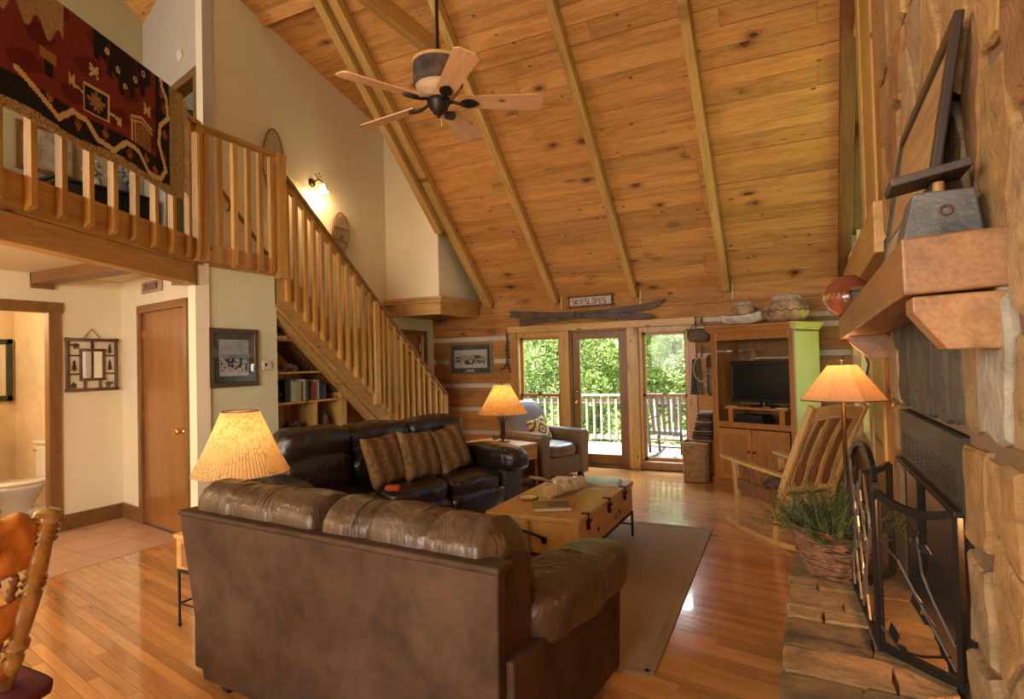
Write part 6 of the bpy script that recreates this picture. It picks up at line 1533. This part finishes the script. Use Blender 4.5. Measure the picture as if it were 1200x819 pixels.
for k in range(2):
    for s_ in (-1, 1):
        pts = [Vector(crest(.5+s_*(.08+.10*k+.05*cos(j*.6)*(1-j/16)), .45+.22*sin(j*.6)*(1-j/16)))+Vector((0, -.012, 0)) for j in range(14)]; mb.tube(pts, .005, 5)
        mb.tube([Vector(q)+Vector((0, .024, 0)) for q in pts], .005, 5)
part('carved_scrolls', mb, M_gold, dc, smooth=True)
part('middle_rail', MB().grid(lambda a, b: ((a*2-1)*.195, bw(.70+.13*b)-.028*(1-(a*2-1)**2), .695+.010*cos(a*19)+(.125)*b), 24, 4), M_gold, dc, smooth=True, solid=.02)
part('lower_rail', MB().grid(lambda a, b: ((a*2-1)*.19, bw(.60)-.022*(1-(a*2-1)**2), .55+.05*b), 20, 2), M_gold, dc, smooth=True, solid=.018)
for k in range(7):
    x = -.15+k*.05; cv_ = 1-(x/.2)**2
    pts, rs_ = turned((x, bw(.82)-.028*cv_, .815), (x, bw(.90)-.03*cv_, .90), [(0, .009), (.15, .015), (.3, .009), (.45, .016), (.6, .009), (.8, .015), (1, .009)]); part('short_spindle', MB().tube(pts, rs_, 8), M_spin, dc, smooth=True)
    pts, rs_ = turned((x, bw(.60)-.022*cv_, .60), (x, bw(.70)-.028*cv_, .70), [(0, .006), (.3, .010), (.5, .006), (.7, .010), (1, .006)]); part('spindle', MB().tube(pts, rs_, 8), M_spin, dc, smooth=True)
    pts, rs_ = turned((x, .0, .45), (x, bw(.56)-.022*cv_, .55), [(0, .008), (.5, .011), (1, .007)]); part('lower_spindle', MB().tube(pts, rs_, 8), M_gold, dc, smooth=True)
part('seat', MB().prism([(-.21, -.03), (.21, -.03), (.24, .42), (.15, .47), (-.15, .47), (-.24, .42)], .43, .465), M_gold, dc, bev=.012, seg=3)
softpart('seat_cushion', dc, plain('maroon_cloth', (.10, .012, .018), .8, .3, 90), (.01, .10, .485, .60, .46, .045), 6, 10)

# ================================================================== CEILING FAN
FC = Vector((-2.09, 3.22, 3.18))
cf = thing('ceiling_fan', 'five-blade lodge ceiling fan with pale wooden blades on a long dark rod', 'ceiling fan', FC)
ztop = zr(FC.y)-FC.z
part('down_rod', MB().cyl((0, 0, .20), (0, 0, ztop), .012, n=12), M_blk, cf); part('canopy', MB().lathe([(.02, ztop-.08), (.07, ztop), (.07, ztop+.02)], 20), M_blk, cf, smooth=True)
part('motor_drum', MB().lathe([(.03, .275), (.09, .27), (.155, .262), (.160, .25), (.160, .115), (.15, .105)], 36), plain('birch_bark_drum', (.085, .05, .03), .8, .5, 50, amt=.8, vs=9), cf, smooth=False)
part('drum_trim', MB().lathe([(.15, .27), (.165, .264), (.165, .250), (.160, .246)], 36, cap=False), M_light, cf); 
part('motor_bowl', MB().lathe([(.150, .115), (.135, .07), (.10, .035), (.06, .02)], 32), plain('hammered_cream_metal', (.55, .37, .20), .5, .8, 40), cf, smooth=True)
part('hub', MB().lathe([(.06, .03), (.075, .02), (.075, -.005), (.06, -.03), (.055, -.05), (.03, -.075), (.012, -.085), (.012, -.095), (.001, -.10)], 24), M_blk, cf, smooth=True)
part('pull_chain', MB().cyl((.02, 0, -.08), (.02, 0, -.16), .002, n=5), M_brass, cf)
M_blade = wood('pale_fan_blade', (.84, .56, .33), 'x', knots=3, rough=.45, contrast=.18)
bmesh_ = None
for k in range(5):
    a = R(-43+72*k)
    MMk = T(0, 0, 0, a, R(-13)); 
    if bmesh_ is None:
        n = 20; up = []; dn = []
        for i in range(n+1):
            t_ = i/n; x = .17+.50*t_; w_ = .058+.020*t_; 
            if t_ > .93: w_ *= (1-((t_-.93)/.07)**2*.35)
            sc_2 = .0018*(i % 2); up.append((x, w_+sc_2)); dn.append((x, -w_-sc_2))
        bmesh_ = MB().prism(dn+up[::-1], .0, .008).mesh('blade')
        im = MB().tube([(.05, 0, -.01), (.09, 0, .005), (.13, 0, -.006), (.17, 0, -.008)], [.014, .010, .010, .012], 8)
        im.add([(.13+.13*t_, s_*(.040*sin(pi*min(1, t_*1.02))**.7), z_) for z_ in (-.012, -.003) for s_, rng in ((1, range(9)), (-1, range(7, 0, -1))) for t_ in [q/8 for q in rng]], [tuple(range(16))[::-1], tuple(range(16, 32))]+[(i, (i+1) % 16, 16+(i+1) % 16, 16+i) for i in range(16)])
        imesh = im.mesh('iron')
    b = link('blade', bmesh_, M_blade, cf); b.matrix_local = MMk
    b = link('blade_bracket', imesh, M_blk, cf); b.matrix_local = MMk

# ================================================================== OUTSIDE
dk_ = sempty('floor_deck'); dk_['kind'] = 'structure'
M_deck = wood('weathered_deck_board', (.42, .38, .34), 'x', rough=.7, contrast=.3)
dm = MB().box(-4.5, 4.5, 0, .135, -.03, 0).mesh('deck_board')
for k in range(19): link('deck_board', dm, M_deck, dk_, (-3.0, 8.31+k*.142, -.06))
orl = thing('deck_railing', 'sunlit grey wooden deck railing with square balusters outside the doors', 'railing', (-3.0, 10.95, -.06))
M_grail = wood('grey_railing_wood', (.36, .29, .25), 'x', rough=.7, contrast=.2)
part('cap_rail', MB().box(-4.4, 4.4, -.07, .07, .87, .91), M_grail, orl, bev=.006); part('top_rail', MB().box(-4.4, 4.4, -.02, .02, .74, .83), M_grail, orl); part('bottom_rail', MB().box(-4.4, 4.4, -.02, .02, .06, .14), M_grail, orl)
bb_ = MB().box(-.019, .019, -.019, .019, 0, .76).mesh('baluster')
for k in range(58): link('baluster', bb_, M_grail, orl, (-4.2+k*.145, -.04, .06))
for x in (-4.3, -2.1, .1, 2.3): part('post', MB().box(x-.045, x+.045, -.045, .045, -.2, .87), M_grail, orl)
orc = thing('outdoor_rocking_chair', 'dark slatted rocking chair on the deck seen through the right window', 'rocking chair', (-2.02, 9.25, -.06), R(-8))
M_orc = plain('dark_stained_chair', (.05, .035, .032), .6)
M_seatb = plain('pale_blue_seat_slat', (.40, .46, .55), .5)
for s_ in (-1, 1):
    part('back_post', MB().bar((s_*.25, .0, .10), (s_*.27, -.10, 1.02), .035, .03, (0, 1, 0)), M_orc, orc); part('front_leg', MB().bar((s_*.27, .45, .06), (s_*.27, .42, .62), .035, .035, (0, 1, 0)), M_orc, orc)
    mb = MB(); pts = curve((s_*.26, -.35, .10), (s_*.26, .1, -.05), (s_*.26, .65, .09), 10)
    for a, b in zip(pts, pts[1:]): mb.bar(a, b, .03, .035)
    part('rocker', mb, M_orc, orc); part('armrest', MB().bar((s_*.29, -.05, .62), (s_*.30, .50, .64), .07, .02), M_orc, orc)
for k in range(5): x = -.17+k*.085; part('back_slat', MB().bar((x, -.02, .42), (x*1.1, -.105, .98), .042, .02, (0, 1, 0)), M_orc, orc)
part('top_rail', MB().bar((-.28, -.10, 1.0), (.28, -.10, 1.0), .025, .06), M_orc, orc); part('lower_back_rail', MB().bar((-.26, -.01, .42), (.26, -.01, .42), .025, .05), M_orc, orc)
for z in (.20, .31): part('stretcher', MB().bar((-.25, .0, z), (.25, .0, z), .022, .022), M_orc, orc)
for k in range(8): part('seat_slat', MB().bar((-.25, .03+k*.055, .385+k*.003), (.25, .03+k*.055, .385+k*.003), .045, .014), M_seatb, orc)
# woodland beyond the deck
M_leaf = mat('sunlit_leaf', (.22, .33, .08), .55); t = NT(M_leaf)
gi = t.n('ShaderNodeNewGeometry'); cr2 = t.ramp(gi.outputs['Random Per Island'], [(0, (.13, .22, .05)), (.5, (.30, .40, .12)), (1, (.52, .60, .28))]); t.color(cr2)
tl_ = t.n('ShaderNodeBsdfTranslucent'); t.l(cr2, tl_.inputs[0]); mx_ = t.n('ShaderNodeMixShader'); mx_.inputs[0].default_value = .35; t.l(t.b.outputs[0], mx_.inputs[1]); t.l(tl_.outputs[0], mx_.inputs[2]); t.l(mx_.outputs[0], t.t.nodes['Material Output'].inputs[0])
M_trunkb = plain('tree_bark', (.10, .075, .05), .9, .5, 20)
def tree_meshes(seed):
    rr = random.Random(seed); mb = MB()
    clumps = [(rr.uniform(-1.35, 1.35), rr.uniform(-1.2, 1.2), rr.uniform(-.8, 5.6), rr.uniform(.35, .6)) for _ in range(75)]
    for q in range(20000):
        cx, cy, cz, cr = rr.choice(clumps); p = Vector((rr.gauss(0, 1), rr.gauss(0, 1), rr.gauss(0, 1))).normalized()*cr*rr.uniform(.6, 1.05); p += Vector((cx, cy, cz))
        a = Vector((rr.gauss(0, 1), rr.gauss(0, 1), rr.gauss(0, .6))).normalized(); b = a.orthogonal().normalized(); s_ = rr.uniform(.035, .075)
        mb.add([p-a*s_, p+b*s_*.45, p+a*s_, p-b*s_*.45], [(0, 1, 2, 3)])
    me = mb.mesh('leaves'); tm = MB().tube([(0, 0, -3), (.05, .03, 0), (-.06, 0, 2.4), (.05, .05, 5)], [.13, .10, .08, .03], 8).tube([(0, 0, 1.2), (.5, .1, 2.2), (.9, .2, 3.1)], [.05, .04, .02], 6).tube([(0, 0, 1.8), (-.5, -.1, 2.9), (-.8, 0, 3.8)], [.05, .035, .02], 6).mesh('trunk', True)
    return me, tm
TMS = [tree_meshes(s_) for s_ in (1, 2)]
rr = random.Random(17)
spots = [(-7.6, 14.4), (-4.7, 14.2), (-1.8, 14.5), (-9.6, 18.2), (-6.4, 18.4), (-3.3, 18.2), (-.2, 18.6), (-11.2, 22.4), (-8.0, 22.2), (-4.8, 22.5), (-1.6, 22.3), (.9, 14.6), (3.0, 18.4), (1.6, 22.0)]
for i, (x, y) in enumerate(spots):
    rw = 0 if y < 16 else (1 if y < 20 else 2); xs_ = sorted(p[0] for p in spots if (0 if p[1] < 16 else (1 if p[1] < 20 else 2)) == rw)
    e = thing('leafy_tree', 'sunlit broadleaf tree, %s from the left in the %s row beyond the deck' % (('first', 'second', 'third', 'fourth', 'fifth', 'sixth')[xs_.index(x)], ('front', 'middle', 'rear')[rw]), 'tree', (x, y, -1.2), rr.uniform(0, 6), 'trees beyond the deck'); lm, tm = TMS[i % 2]
    k = 1.0 if y < 16 else 1.25; e.scale = (k, k, k)
    link('foliage', lm, M_leaf, e); link('trunk', tm, M_trunkb, e)
struct('ground_outside', MB().grid(lambda a, b: (-40+80*a, 8.5+50*b, -1.6+(b*50-4)*.28+(-.4 if b < .1 else 0)), 20, 20), plain('forest_ground', (.13, .17, .05), .95, .3, 3, amt=.5))
struct('ground_side', MB().box(.8, 30, -20, 20, -1.5, -1.4), bpy.data.materials['forest_ground'])
